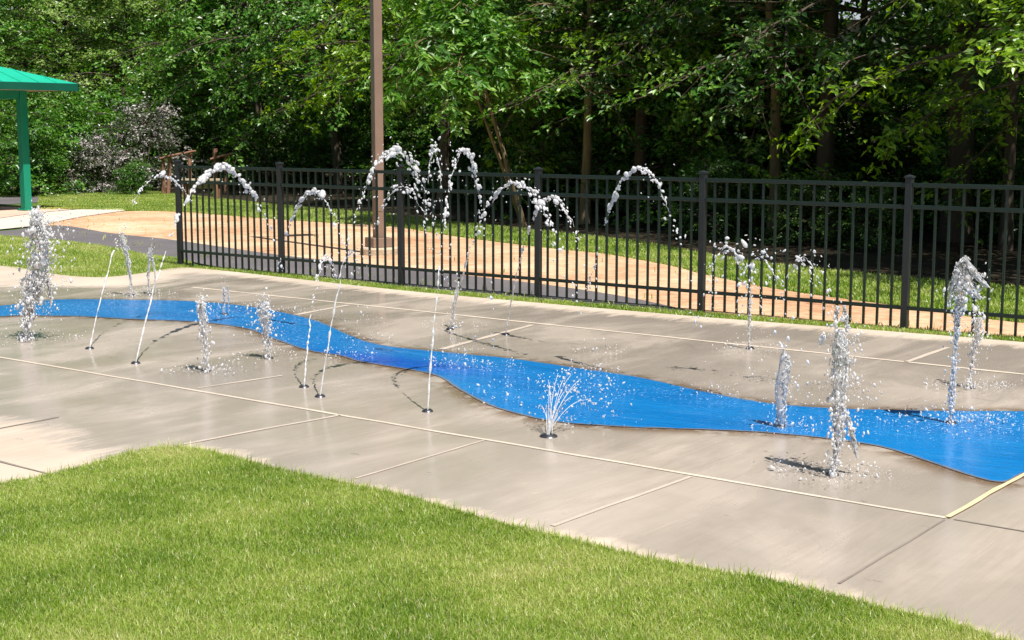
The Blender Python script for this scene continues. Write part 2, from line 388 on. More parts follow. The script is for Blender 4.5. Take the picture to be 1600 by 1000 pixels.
# ------------------------------------------------------------------ the ground and its sheets
def px_poly(L, z=0.0): return [G(a, b, z) for a, b in L]
R = 420.0
sheet('ground', [(-R, -R), (R, -R), (R, R), (-R, R)], -0.040, M['lawn'], 'rough green grassy ground under everything')
forest_edge = [(-700, 292), (-300, 288), (0, 286), (120, 285), (200, 291), (280, 301), (400, 314), (500, 323), (600, 331), (700, 343), (800, 352), (900, 363), (1000, 374),
               (1100, 392), (1200, 408), (1300, 418), (1400, 428), (1500, 436), (1600, 445), (1800, 458), (2100, 480)]
FE = smooth_poly(px_poly(forest_edge), n=4)
sheet('forest_floor', FE + [Vector((60, 20, 0)), Vector((150, 60, 0)), Vector((150, 200, 0)), Vector((-150, 200, 0)), Vector((-150, 60, 0))], -0.034, M['litter'], 'dark leaf litter under the trees')
dirt_px = [(60, 351), (130, 335), (195, 328), (280, 329), (400, 338), (470, 343), (560, 348), (620, 352), (700, 365), (800, 378), (880, 387), (950, 394), (1050, 412),
           (1100, 425), (1200, 445), (1300, 460), (1417, 475), (1500, 488), (1600, 500), (1800, 522), (2000, 548),
           (2000, 572), (1600, 531), (1417, 511), (1097, 487), (841, 466), (700, 450), (560, 430), (440, 418), (300, 398), (200, 380), (120, 366)]
sheet('dirt', smooth_poly(px_poly(dirt_px), True, 4), -0.028, M['dirt'], 'bare orange clay bank between the path and the lawn')
asph_px = [(-500, 378), (-200, 368), (0, 359), (55, 352), (90, 350), (120, 353), (160, 360), (200, 365), (275, 373), (440, 396), (560, 408), (640, 416), (700, 424), (850, 441), (960, 457), (1040, 473), (1085, 485),
           (1000, 479.5), (841, 465.5), (627, 445.5), (440, 427), (330, 412), (280, 402), (230, 397), (190, 388), (150, 381), (80, 373), (0, 367), (-200, 376), (-500, 390)]
sheet('path', smooth_poly(px_poly(asph_px), True, 4), -0.022, M['asphalt'], 'grey asphalt path running behind the fence')
walk_px = [(-500, 372), (-200, 361), (0, 356.5), (60, 350.5), (120, 338), (195, 327.5), (190, 324), (120, 326), (60, 331), (0, 339.5), (-200, 352), (-500, 362)]
sheet('walkway', px_poly(walk_px), -0.018, M['walk'], 'pale concrete walkway curving to the shelter')
pave_px = [(-600, 358), (-200, 350.5), (0, 338.5), (60, 330), (120, 325), (150, 323.5), (60, 322.5), (0, 321), (-200, 319), (-600, 322)]
sheet('pavement', px_poly(pave_px), -0.0225, M['paver'], 'pinkish concrete apron around the shelter post')
sheet('far_path', px_poly([(-400, 310), (0, 306), (80, 303.5), (140, 301), (175, 301), (140, 306), (60, 314), (0, 318), (-400, 322)]), -0.030, M['asphalt'], 'thin grey path crossing the lawn behind the shelter')

# ------------------------------------------------------------------ splash pad
near_px = [(-700, 905), (-400, 830), (-150, 790), (0, 757), (60, 747), (150, 724), (215, 706), (272, 699), (330, 707), (420, 730), (520, 752), (620, 772), (700, 795), (800, 822), (900, 845), (1000, 870),
           (1100, 890), (1200, 906), (1300, 930), (1400, 955), (1500, 977), (1570, 1000), (1700, 1030), (1900, 1080), (2200, 1160)]
far_px = [(2200, 590), (1800, 552), (1600, 534.5), (1417, 519.5), (1097, 495), (841, 473), (627, 453.5), (440, 433), (360, 424), (282, 418), (220, 427), (160, 433), (100, 430), (50, 422), (0, 415), (-200, 402), (-600, 395)]
E1 = Vector((-0.8026, 0.5965, 0)); E2 = Vector((0.5965, 0.8026, 0))
NEAR = smooth_poly(px_poly(near_px), n=6); FAR = smooth_poly(px_poly(far_px), n=5)
PADP = xy(NEAR + FAR)
up_px = [(0, 478), (40, 473), (100, 468), (200, 468.5), (300, 471), (380, 478), (440, 488), (500, 503), (550, 525), (600, 540), (700, 551), (800, 560.5), (900, 575), (1000, 590), (1100, 612), (1200, 630), (1300, 638), (1400, 641), (1500, 642.5), (1600, 643), (1700, 649), (1770, 656)]
lo_px = [(1575, 755), (1545, 752), (1500, 739), (1450, 722), (1380, 700), (1300, 687), (1200, 677), (1100, 672), (1000, 669), (900, 663), (850, 657), (800, 645), (760, 632), (715, 608), (680, 587), (620, 575), (560, 565), (530, 556), (480, 548), (430, 531), (380, 513), (300, 503), (200, 499), (130, 495), (60, 494), (0, 495), (-200, 512), (-500, 545)]
RIV = xy(smooth_poly(px_poly([(-500, 512), (-200, 492)] + up_px), n=5) + smooth_poly(px_poly(lo_px), n=5))
SPRAY = [(725, 573, .26, .9), (775, 578, .26, .9), (1025, 613, .32, .8), (1120, 625, .32, .7), (960, 581, .32, .7), (570, 600, .5, .7), (1150, 600, .9, .5), (1390, 625, .8, .5), (1490, 660, .55, 1.), (1560, 664, .5, .9),
         (1540, 602, .5, .9), (325, 588, .6, .8), (460, 505, .8, .8), (350, 492, .9, .9), (205, 476, .7, 1.), (100, 485, 1.0, .9), (420, 530, .7, .9), (860, 605, .6, .6), (860, 645, .5, .5), (1300, 742, .45, .9),
         (1225, 668, .35, .9), (1320, 660, .5, .7), (600, 535, .9, .5), (750, 520, 1.2, .4), (250, 520, 1.2, .35), (1440, 730, .35, .25), (680, 590, .6, .3), (1250, 560, 1.3, .4), (1000, 545, 1.2, .3), (1500, 600, .9, .4)]
SPG = [(*G(a, b)[:2], r, s) for a, b, r, s in SPRAY]
def spray_at(V):
    r = np.zeros(len(V))
    for x, y, q, s in SPG: r = np.maximum(r, s * np.exp(-((V[:, 0] - x) ** 2 + (V[:, 1] - y) ** 2) / (q * q)))
    return r
DRY = xy(px_poly([(-900, 620), (-300, 640), (0, 655), (70, 664), (115, 682), (130, 700), (180, 712), (240, 712), (0, 800), (-900, 1000)]))
def pad_attrs(V):
    dn = dist_to(V, xy(NEAR), False)[0]; df = dist_to(V, xy(FAR), False)[0]; dr = dist_to(V, RIV)[0]
    dd = dist_to(V, DRY)[0]; dd = np.where(inside(V, DRY), -dd, dd)
    vary = np.array([mnoise.noise(Vector((a * 1.5, b * 1.5, 3))) for a, b in V])
    wet = np.minimum(np.clip(dn / np.clip(0.15 + 0.32 * vary, 0.03, 0.4), 0, 1) * 0.7 + 0.22, np.clip(df / 0.55, 0, 1) * 0.9)
    wet = np.minimum(wet, np.clip(0.45 + dd / 0.7, 0, 1))
    left = np.clip((V[:, 0] + 3.4) / -0.8, 0, 1) * np.clip((V[:, 1] - 14.3) / 0.8, 0, 1)
    wet = wet * (1 - left)
    return {'wet': wet, 'stain': np.exp(-(dr / 0.10) ** 2), 'spray': spray_at(V)}
pad = grid_sheet('splash_pad', PADP, 0.0, 0.05, M['pad'], pad_attrs)
tag(pad, 'wet grey-brown concrete splash pad with pale joint lines', 'pavement', None, 'structure')
sk = MB(); PL = [Vector((*p, 0)) for p in PADP]; n = len(PL)
sk.add(PL + [p - Vector((0, 0, 0.12)) for p in PL], [(i, (i + 1) % n, n + (i + 1) % n, n + i) for i in range(n)])
sk.build('slab_edge', M['pad'], pad)
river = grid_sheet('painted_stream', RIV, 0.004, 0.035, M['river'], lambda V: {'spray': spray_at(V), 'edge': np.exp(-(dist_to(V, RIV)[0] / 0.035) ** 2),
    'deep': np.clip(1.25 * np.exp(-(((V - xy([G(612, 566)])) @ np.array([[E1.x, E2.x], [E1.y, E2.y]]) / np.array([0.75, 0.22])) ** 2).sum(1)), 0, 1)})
tag(river, 'bright blue painted stream winding across the wet pad', 'water', None, 'structure')

def strip(mb, a, b, wd, z=0.003):
    a, b = Vector((a[0], a[1], z)), Vector((b[0], b[1], z)); L = (b - a).length; d = (b - a) / L; s = Vector((-d.y, d.x, 0))
    k = max(2, int(L / 0.12)); V = []; Fc = []
    for i in range(k + 1):
        p = a + d * (L * i / k)
        wob = mnoise.noise(p * 2.3) * 0.008
        q = wd * (0.5 + 0.22 * mnoise.noise(p * 5.0 + Vector((9, 3, 0))))
        V += [p + s * (q + wob), p - s * (q - wob)]
        if i: Fc.append((2 * i - 2, 2 * i - 1, 2 * i + 1, 2 * i))
    mb.add(V, Fc)
jm = MB(); jf = MB(); jc = MB(); jg = MB()
corner = G(1480, 810)
strip(jm, corner, G(-150, 533), 0.026); strip(jm, G(1750, 601), G(300, 449), 0.04)
for a, b, wd in (((530, 649), (285, 695), .026), ((1080, 745), (862, 822), .022), ((759, 688), (555, 748), .014), ((310, 607), (440, 587), .026), ((832, 508), (690, 546), .05), ((1480, 543), (1416, 566), .04), ((545, 477), (462, 492), .05)):
    strip(jf, G(*a), G(*b), wd)
strip(jc, corner, G(1640, 721), 0.023, 0.008)
strip(jg, corner - E2 * 0.03, G(1310, 912), 0.012); strip(jg, G(-60, 681), G(92, 652), 0.018); strip(jg, G(-40, 711), G(85, 743), 0.016); strip(jg, corner - E1 * 0.03, G(1700, 848), 0.012)
for b_, nm, m_ in ((jm, 'joint_band', 'joint'), (jf, 'cross_joint', 'joint_faint'), (jc, 'joint_sealant', 'caulk'), (jg, 'joint_groove', 'groove')):
    o = b_.build(nm, M[m_], pad)

# ------------------------------------------------------------------ grass
def blades(name, pts, z0, h, wd, material, label, lean=0.65, drytop=0.10, seed=1):
    r = np.random.default_rng(seed); n = len(pts)
    B = np.concatenate([pts, np.full((n, 1), z0)], 1)
    H = np.asarray(h) * r.uniform(0.55, 1.2, n); W = wd * r.uniform(0.6, 1.25, n)
    az = r.uniform(0, 2 * math.pi, n); ln = np.abs(r.normal(0, lean, n)) * H
    dirv = np.stack([np.cos(az), np.sin(az), np.zeros(n)], 1)
    fa = az + math.pi / 2 + r.normal(0, 0.5, n); side = np.stack([np.cos(fa), np.sin(fa), np.zeros(n)], 1) * (W / 2)[:, None]
    up = np.zeros((n, 3)); up[:, 2] = H
    mid = B + up * 0.55 + dirv * (ln * 0.3)[:, None]; tip = B + up * np.sqrt(np.clip(1 - (ln / H) ** 2 * 0.3, 0.2, 1))[:, None] + dirv * ln[:, None]
    V = np.stack([B - side, B + side, mid - side * 0.85, mid + side * 0.85, tip], 1).reshape(-1, 3)
    k = np.arange(n)[:, None] * 5
    loops = np.concatenate([k + 0, k + 1, k + 3, k + 2, k + 2, k + 3, k + 4], 1).ravel()
    starts = (np.arange(n)[:, None] * 7 + np.array([0, 4])).ravel()
    cl = np.sin(pts[:, 0] * 2.1 + np.sin(pts[:, 1] * 1.7) * 2) * np.sin(pts[:, 1] * 2.7 + np.sin(pts[:, 0] * 2.3) * 1.5)
    cl2 = np.sin(pts[:, 0] * 9 + np.sin(pts[:, 1] * 7) * 2) * np.sin(pts[:, 1] * 11)
    tone = 0.46 + 0.19 * cl + 0.10 * cl2 + r.normal(0, 0.17, n)
    dry = r.random(n) < drytop; tone[dry] = r.uniform(0.78, 1.0, dry.sum())
    o = npmesh(name, V, loops, starts, material, attrs={'tone': np.repeat(tone, 5)})
    return tag(o, label, 'grass', None, 'stuff')
def scatter(poly, n, seed=0):
    r = np.random.default_rng(seed); lo, hi = poly.min(0), poly.max(0); out = []; c = 0
    while c < n:
        p = r.uniform(lo, hi, (n, 2)); p = p[inside(p, poly)]; out.append(p); c += len(p)
        if len(p) == 0: break
    return np.concatenate(out)[:n]
near_lawn = [Vector((-4.2, 3.6, 0))] + [p for p in NEAR if -4.6 < p.x < 3.4 and p.y > 3.4] + [Vector((2.6, 3.3, 0))]
NL = xy(near_lawn)
sheet('lawn', near_lawn, -0.012, M['lawn'], 'soil and thatch of the bright front lawn')
pts = scatter(NL, 900000, 3)
vis = (np.abs(pts[:, 0]) < pts[:, 1] * 0.40 + 0.15) & (pts[:, 1] > 4.05)
pts = np.concatenate([pts[vis], pts[~vis][::5]])
dn = dist_to(pts, xy(NEAR), False)[0]
pts, dn = pts[dn > 0.004], dn[dn > 0.004]; hh = np.where((dn < 0.05) & (np.random.default_rng(8).random(len(dn)) < 0.10), 0.062, 0.036)
blades('lawn_grass', pts, -0.014, hh, 0.0036, M['grass'], 'bright green mown lawn in the foreground', seed=4)
# left bank lawn between path and pad, strip under the fence, lawns behind
bank = xy(px_poly([(-260, 379), (0, 367), (80, 373), (150, 381), (190, 388), (230, 397), (280, 402), (300, 409), (290, 419), (220, 428), (160, 434), (100, 431), (50, 423), (0, 416), (-260, 405)]))
blades('bank_grass', scatter(bank, 110000, 5), -0.04, 0.055, 0.009, M['grass'], 'green grass bank left of the fence end', seed=6)
st = [G(a, b) for a, b in far_px if a >= 282 and a <= 2000]; st2 = [p + Vector((0.19, 0.26, 0)) for p in st]
fs = xy(st + st2[::-1])
blades('strip_grass', scatter(fs, 26000, 7), -0.035, 0.048, 0.009, M['grass'], 'narrow grass strip along the foot of the fence', seed=8)
back = xy(px_poly([(60, 325), (60, 298), (190, 293), (280, 302), (400, 315), (500, 324), (600, 332), (700, 344), (800, 353), (900, 364), (1000, 375), (1100, 393), (1200, 408), (1300, 419), (1400, 429), (1500, 437), (1600, 446), (1800, 459), (2000, 473),
                   (2000, 548), (1800, 522), (1600, 500), (1500, 488), (1417, 475), (1300, 460), (1200, 445), (1100, 425), (1050, 412), (950, 394), (880, 387), (800, 378), (700, 365), (620, 352), (560, 348), (470, 343), (400, 338), (280, 329), (195, 327)]))
blades('meadow_grass', scatter(back, 170000, 9), -0.04, 0.05, 0.012, M['grass'], 'sunlit grass between the clay and the wood', seed=10)
dp = scatter(xy(px_poly(dirt_px)), 5200, 12)
db = dist_to(dp, xy(smooth_poly(px_poly(dirt_px), True, 4)))[0]
blades('weed_tufts', dp[((db < 0.25) & (np.random.default_rng(2).random(len(dp)) < 0.45)) | (np.random.default_rng(1).random(len(dp)) < 0.03)], -0.03, 0.07, 0.012, M['grass'], 'sparse weeds along the edges of the orange clay', drytop=0.35, seed=13)

# ------------------------------------------------------------------ fence
f0, f1 = G(282, 413), G(1417, 512)
fd = (f1 - f0); fd.normalize(); fn = Vector((-fd.y, fd.x, 0))
ROT = Matrix(((fd.x, fn.x, 0), (fd.y, fn.y, 0), (0, 0, 1)))
fence = empty('metal_fence', f0, 0, 'dark green and black metal picket fence with flat top running behind the splash pad', 'fence')
def on_line(px):
    k = (px - 800) / F; dx, dy, _ = ray(px, 400); k = dx / dy
    return (k * f0.y - f0.x) / (fd.x - k * fd.y)
PX_ = [on_line(p) for p in (282, 440, 627, 841, 1097, 1417)]
PX_ += [PX_[-1] + 1.83 * (i + 1) for i in range(4)]
NB = 9
Z0 = -0.04
for i in range(NB + 1):
    pb = MB(); pb.box(fd * PX_[i] + Vector((0, 0, 0.6)), (0.057, 0.057, 1.28), ROT, 0.004)
    po = pb.build('post', M['fence_post'], fence)
    cb = MB(); c0 = fd * PX_[i] + Vector((0, 0, 1.243))
    cb.box(c0 + Vector((0, 0, 0.006)), (0.072, 0.072, 0.018), ROT, 0.005)
    q = 0.028
    cb.add([c0 + ROT @ Vector((x * 0.032, y * 0.032, 0.0145)) for x, y in ((-1, -1), (1, -1), (1, 1), (-1, 1))] + [c0 + Vector((0, 0, q))], [(0, 1, 4), (1, 2, 4), (2, 3, 4), (3, 0, 4)])
    cb.build('post_cap', M['fence_post'], po)
for i in range(NB):
    SPC = PX_[i + 1] - PX_[i]; c = fd * (PX_[i] + SPC / 2); Lr = SPC - 0.058
    for z in (1.185, 1.005, 0.165):
        rb = MB(); rb.box(c + Vector((0, 0, z)), (Lr, 0.036, 0.034 if z > 0.5 else 0.030), ROT, 0.003); rb.build('rail', M['fence'], fence)
    pk = MB()
    for k in range(15):
        x = (k + 1) * SPC / 16 - SPC / 2
        pk.box(c + fd * x + Vector((0, 0, 0.582)), (0.0185, 0.0185, 1.172), ROT)
    pk.build('pickets', M['fence'], fence)

# ------------------------------------------------------------------ lamp post
lp = G(592, 394); lamp = empty('lamp_post', lp, math.radians(30), 'tall square brown lamp post on a concrete footing behind the fence', 'lamp post')
b = MB(); b.lathe([(0, -0.3), (0.25, -0.3), (0.25, 0.05), (0.235, 0.07), (0, 0.07)], seg=32); b.build('footing', M['footing'], lamp)
b = MB(); b.box((0, 0, 0.07 + 0.065), (0.285, 0.285, 0.13), None, 0.012); b.build('base_cover', M['pole'], lamp)
b = MB(); b.box((0, 0, 3.6 + 0.2), (0.122, 0.122, 7.2), None, 0.008); b.build('pole', M['pole'], lamp)
b = MB(); b.box((0, -0.0635, 0.62), (0.07, 0.006, 0.14), None, 0.002); b.build('access_plate', M['pole'], lamp)
b = MB(); b.box((0.25, 0, 7.25), (0.5, 0.05, 0.05), None, 0.006); b.build('arm', M['pole'], lamp)
b = MB(); b.box((0.72, 0, 7.25), (0.55, 0.38, 0.12), None, 0.03); h_ = b.build('lamp_head', M['pole'], lamp)
b = MB(); b.box((0.72, 0, 7.185), (0.40, 0.28, 0.02), None, 0.005); b.build('lens', M['lens'], h_)

# ------------------------------------------------------------------ shelter with green roof
U, Vv = E2.copy(), E1.copy()
p0 = G(41.5, 327); OH = 0.79; SIDE = 6.0; EZ = 2.42
cen = p0 - U * (SIDE / 2) + Vv * (SIDE / 2)
shel = empty('picnic_shelter', (cen.x, cen.y, 0), math.atan2(U.y, U.x), 'open picnic shelter with green hipped metal roof on green posts', 'shelter')
hs_ = SIDE / 2
for sx in (-1, 1):
    for sy in (-1, 1):
        b = MB(); b.box((sx * hs_, sy * hs_, EZ / 2 - 0.03), (0.16, 0.16, EZ + 0.02), None, 0.01); po = b.build('post', M['green_steel'], shel)
        b = MB(); b.box((sx * hs_, sy * hs_, -0.008), (0.26, 0.26, 0.024), None, 0.004)
        for bx, by in ((-1, -1), (1, -1), (1, 1), (-1, 1)): b.lathe([(0, 0.03), (0.016, 0.03), (0.018, 0.0)], (sx * hs_ + bx * .1, sy * hs_ + by * .1, 0.0), 6)
        b.build('base_plate', M['green_steel'], po)
e = hs_ + OH; az_ = EZ + 0.12; ap = az_ + e * math.tan(math.radians(17.5))
b = MB(); b.add([(-e, -e, az_), (e, -e, az_), (e, e, az_), (-e, e, az_), (0, 0, ap)], [(0, 1, 4), (1, 2, 4), (2, 3, 4), (3, 0, 4)])
for k in range(4):                                      # standing seams
    Rk = Matrix.Rotation(math.pi / 2 * k, 3, 'Z')
    for j in range(-9, 10):
        x = j * 0.41; top = 1 - abs(x) / e
        if top < 0.05: continue
        a0 = Vector((x, -e, az_ + 0.012)); a1 = Vector((x, -e + e * top * 0.995, az_ + (ap - az_) * top * 0.995 + 0.012))
        b.tube([Rk @ a0, Rk @ a1], 0.005, 4)
rf = b.build('roof', M['roof_green'], shel)
b = MB()
for k in range(4):
    Rk = Matrix.Rotation(math.pi / 2 * k, 3, 'Z')
    b.box(Rk @ Vector((0, -e, az_ - 0.075)), (2 * e + 0.03, 0.03, 0.15), Rk, 0.004)
b.build('fascia', M['fascia'], rf)
b = MB(); b.box((0, 0, az_ - 0.13), (2 * e - 0.05, 2 * e - 0.05, 0.02)); b.build('soffit', M['soffit'], rf)
for k in range(4):
    b = MB(); Rk = Matrix.Rotation(math.pi / 2 * k, 3, 'Z')
    b.box(Rk @ Vector((0, -hs_, EZ - 0.1)), (SIDE - 0.17, 0.12, 0.18), Rk, 0.008); b.build('beam', M['green_steel'], shel)

# ------------------------------------------------------------------ brown rail fence and bench left of the fence end
YW = 36.0
rfn = empty('rail_fence', GX(305, YW), 0, 'old brown wooden rail fence with leaning posts in front of the dark wood', 'wooden fence')
base = rfn.location
def loc_(px, py, Y=YW): return A(px, py, Y) - base
for px, pt, pb_, lean_, wd in ((254, 246, 297, 1, .10), (270, 243, 300, -8, .10), (296, 238, 297, 0, .10), (336, 232, 300, 0, .13), (352, 243, 300, 1, .11)):
    t_ = loc_(px - lean_ * -0.6, pt); bo = loc_(px + lean_, 292); bo.z = -0.05
    b = MB(); b.tube([bo, bo.lerp(t_, 0.5) + Vector((0.01, 0, 0)), t_], [wd * .55, wd * .5, wd * .48], 8); b.build('post', M['old_wood'], rfn)
for x0, y0, x1, y1 in ((250, 248, 284, 240), (288, 240, 306, 236), (329, 249, 368, 239)):
    b = MB(); p, q = loc_(x0, y0, YW - 0.08), loc_(x1, y1, YW - 0.08); b.tube([p, (p + q) / 2 + Vector((0, 0, .012)), q], [.034, .03, .028], 8); b.build('rail', M['old_wood'], rfn)
bb = empty('bench', GX(312, 33.5), 0, 'low tan wooden bench seen through the left end of the fence', 'bench')
b = MB(); b.box((0, 0, 0.43), (0.95, 0.36, 0.05), None, 0.008); b.build('seat', M['tan_board'], bb)
b = MB(); b.box((0, 0.16, 0.30), (0.9, 0.03, 0.17), None, 0.006); b.build('backboard', M['tan_board'], bb)
for s_ in (-0.38, 0.38):
    b = MB(); b.box((s_, 0, 0.185), (0.07, 0.30, 0.45), None, 0.008); b.build('leg', M['old_wood'], bb)

# ------------------------------------------------------------------ house glimpsed through the wood
hy = 44.0
ho = empty('house', GX(1345, hy + 4), 0, 'pale sided house with grey roof glimpsed between branches at upper right', 'house')
b = MB(); b.box((0, 0, 2.5), (9.0, 8.0, 5.1))
for k in range(24): b.box((0, -4.012, 0.2 + k * 0.2), (9.0, 0.03, 0.012))
b.build('wall', M['siding'], ho)
b = MB(); b.add([(-5, -4.6, 4.9), (5, -4.6, 4.9), (5, 0, 7.4), (-5, 0, 7.4), (5, 4.6, 4.9), (-5, 4.6, 4.9)], [(0, 1, 2, 3), (3, 2, 4, 5), (0, 3, 5), (1, 4, 2), (0, 5, 4, 1)]); b.build('roof', M['shingle'], ho)
for x in (-2.8, 0.2, 3.0):
    b = MB(); b.box((x, -4.03, 3.6), (1.1, 0.07, 1.4)); wi = b.build('window', M['white_trim'], ho)
    b = MB(); b.box((x, -4.07, 3.6), (0.92, 0.03, 1.22)); b.build('pane', M['glass'], wi)

# ------------------------------------------------------------------ trees
def leaf_quads(P, Ax, Nn, L, W, fold=0.18):
    Sd = np.cross(Nn, Ax); Sd /= np.linalg.norm(Sd, axis=1, keepdims=True) + 1e-9
    N2 = np.cross(Ax, Sd)
    mid = P + Ax * (L * 0.45)[:, None]; h = (W / 2)[:, None]; lift = N2 * (W * fold)[:, None]
    V = np.stack([P, mid + Sd * h + lift, P + Ax * L[:, None] - N2 * (L * 0.12)[:, None], mid - Sd * h + lift], 1)
    return V.reshape(-1, 3)
def unit(a): return a / (np.linalg.norm(a, axis=-1, keepdims=True) + 1e-9)
def np_tubes(curves, seg=6):
    Vs, Ls = [], []; n0 = 0
    for P, Rr in curves:
        P = np.asarray(P); T = unit(np.gradient(P, axis=0)); ref = np.array([0.3, 0.9, 0.25])
        a = unit(np.cross(T, ref)); b = np.cross(T, a); th = np.arange(seg) * 2 * math.pi / seg
        ring = P[:, None] + (a[:, None] * np.cos(th)[None, :, None] + b[:, None] * np.sin(th)[None, :, None]) * np.asarray(Rr)[:, None, None]
        m = len(P); i, k = np.meshgrid(np.arange(m - 1), np.arange(seg), indexing='ij'); k2 = (k + 1) % seg
        Ls.append((n0 + np.stack([i * seg + k, i * seg + k2, (i + 1) * seg + k2, (i + 1) * seg + k], -1)).reshape(-1, 4))
        Vs.append(ring.reshape(-1, 3)); n0 += m * seg
    return np.concatenate(Vs), np.concatenate(Ls)
def make_tree(seed, H=9.0, r0=0.14, cb=1.2, cr=2.8, limbs=40, subs=7, twigs=5, lpt=10, L=0.11, W=0.062, rise=0.45, droop=0.55, lean=(0, 0), stems=1, spread=0.0,
              profile=lambda t: math.sin(math.pi * min(1, 0.25 + 0.75 * t)) ** 0.7, wander=0.12, flat=0.6, tiers=0):
    r = np.random.default_rng(seed); curves = []; TP = []; TD = []
    for s in range(stems):
        n = 12; z = np.linspace(-0.15, H * (1 - 0.12 * s), n); aa = 2 * math.pi * s / max(1, stems) + 0.7
        wob = np.cumsum(r.normal(0, wander, (n, 2)), 0) * np.linspace(0, 1, n)[:, None]
        off = np.array([math.cos(aa), math.sin(aa)]) * spread
        T = np.stack([wob[:, 0] + (lean[0] * z + off[0] * z), wob[:, 1] + (lean[1] * z + off[1] * z), z], 1)
        T[:, :2] -= T[0, :2] - off * 0.12
        rr = r0 * (1 - 0.82 * np.linspace(0, 1, n)) * (0.8 if stems > 1 else 1); rr[0] *= 1.35
        curves.append((T, rr))
        nl = limbs // stems; ga = r.uniform(0, 6.28)
        for i in range(nl):
            u = (i + r.random()) / nl
            h = cb + (H * 0.97 * (1 - 0.12 * s) - cb) * u
            if tiers: h = cb + (round((h - cb) * tiers) + r.normal(0, 0.12)) / tiers
            p = np.array([np.interp(h, z, T[:, k]) for k in range(3)]); rad = np.interp(h, z, rr)
            az = ga + i * 2.39996 + r.normal(0, 0.3)
            ln = max(0.35, cr * profile(u) * r.uniform(0.6, 1.15))
            el = rise * (0.4 + 0.9 * u) + r.normal(0, 0.12); m = 7; pts = [p]; d = None
            for k in range(1, m):
                e_ = el - droop * (k / (m - 1)) ** 1.3; az += r.normal(0, 0.1)
                d = np.array([math.cos(az) * math.cos(e_), math.sin(az) * math.cos(e_), math.sin(e_)])
                pts.append(pts[-1] + d * ln / (m - 1))
            pts = np.array(pts); lr = np.linspace(min(rad * 0.5, 0.012 + ln * 0.008), 0.006, m)
            curves.append((pts, lr))
            for j in range(subs):
                t = 0.22 + 0.78 * (j + r.random()) / subs; f = t * (m - 1); k = min(int(f), m - 2); q = pts[k] + (pts[k + 1] - pts[k]) * (f - k)
                dl = unit(pts[k + 1] - pts[k]); sd = np.array([-dl[1], dl[0], 0]); sg = 1 if j % 2 else -1
                bd = unit(dl * 0.75 + sd * sg * r.uniform(0.5, 1.1) + np.array([0, 0, r.normal(-0.05, 0.25)]))
                bl = ln * 0.36 * (1.15 - 0.6 * t) * r.uniform(0.7, 1.3) + 0.12
                e2 = q + bd * bl + np.array([0, 0, -0.12 * bl]); mid = (q + e2) / 2 + r.normal(0, 0.03, 3)
                curves.append((np.array([q, mid, e2]), np.array([0.011, 0.008, 0.004])))
                for w_ in range(twigs):
                    tt = (w_ + r.random()) / twigs; c_ = q + (e2 - q) * tt
                    TP.append(c_); TD.append(unit(bd + r.normal(0, 0.6, 3) * np.array([1, 1, 0.55])))
    TP, TD = np.array(TP), np.array(TD); nt_ = len(TP)
    idx = np.repeat(np.arange(nt_), lpt); n = len(idx); r2 = np.random.default_rng(seed + 99)
    s_ = r2.random(n) * 0.42
    P = TP[idx] + TD[idx] * s_[:, None] + r2.normal(0, 0.035, (n, 3))
    sd = unit(np.cross(TD[idx], np.array([0.05, 0.02, 1.0]))) * np.where(r2.random(n) < 0.5, 1, -1)[:, None]
    Ax = unit(TD[idx] * 0.55 + sd * 0.9 + r2.normal(0, 0.3, (n, 3)) + np.array([0, 0, -0.28]))
    ou = P * np.array([1, 1, 0]); ou = unit(ou)
    Nn = unit(np.array([0, 0, 0.75]) + ou * 0.75 + r2.normal(0, flat * 0.75, (n, 3)))
    Ls = L * r2.uniform(0.6, 1.25, n); V = leaf_quads(P, Ax, Nn, Ls, Ls * W / L)
    tw = r2.normal(0, 0.18, nt_)
    tone = np.clip(0.48 + tw[idx] + r2.normal(0, 0.14, n), 0, 1)
    TV, TL = np_tubes(curves, 6)
    return (TV, TL), (V, np.repeat(tone, 4))
PROT = {}
def tree_proto(key, leafm, barkm, **kw):
    (TV, TL), (V, tone) = make_tree(**kw)
    root = empty('tree'); 
    t = npmesh('trunk', TV, TL.ravel(), np.arange(len(TL)) * 4, M[barkm], root, True)
    c = npmesh('crown', V, np.arange(len(V)), np.arange(len(V) // 4) * 4, M[leafm], root, False, {'tone': tone})
    PROT[key] = [root, False]
def place_tree(key, x, y, rz, sc, label, cat='tree', group=None, name=None, sz=None):
    root, used = PROT[key]
    if used:
        r2 = root.copy(); COL.objects.link(r2)
        for k in ('group',):
            if k in r2: del r2[k]
        for ch in list(root.children):
            c = ch.copy(); COL.objects.link(c); c.parent = r2
    else: r2 = root; PROT[key][1] = True
    if name: r2.name = name
    r2.location = (x, y, -0.04); r2.rotation_euler = (0, 0, rz); r2.scale = (sc, sc, sz or sc)
    return tag(r2, label, cat, group)
low = lambda t: (1 - t) ** 0.55 * 0.95 + 0.08
cone = lambda t: (1 - t) ** 0.85 * 0.95 + 0.07
tree_proto('edge', 'leaf_green', 'bark', seed=11, H=7.6, cb=0.6, cr=4.1, limbs=64, subs=8, twigs=5, lpt=8, L=0.12, profile=cone)
tree_proto('olive', 'leaf_olive', 'bark', seed=12, H=7.8, cb=0.8, cr=4.2, limbs=64, subs=8, twigs=5, lpt=8, L=0.105, W=0.055, flat=0.6, profile=cone)
tree_proto('mid', 'leaf_green', 'bark', seed=13, H=8.2, cb=2.3, cr=4.4, limbs=54, subs=9, twigs=5, lpt=8, L=0.125, W=0.075, rise=0.35, droop=0.8, profile=cone)
tree_proto('bright', 'leaf_yellow', 'bark', seed=14, H=7.2, cb=2.6, cr=4.0, limbs=42, subs=9, twigs=6, lpt=8, L=0.13, W=0.06, rise=0.3, droop=0.7, flat=0.4, profile=cone, tiers=2)
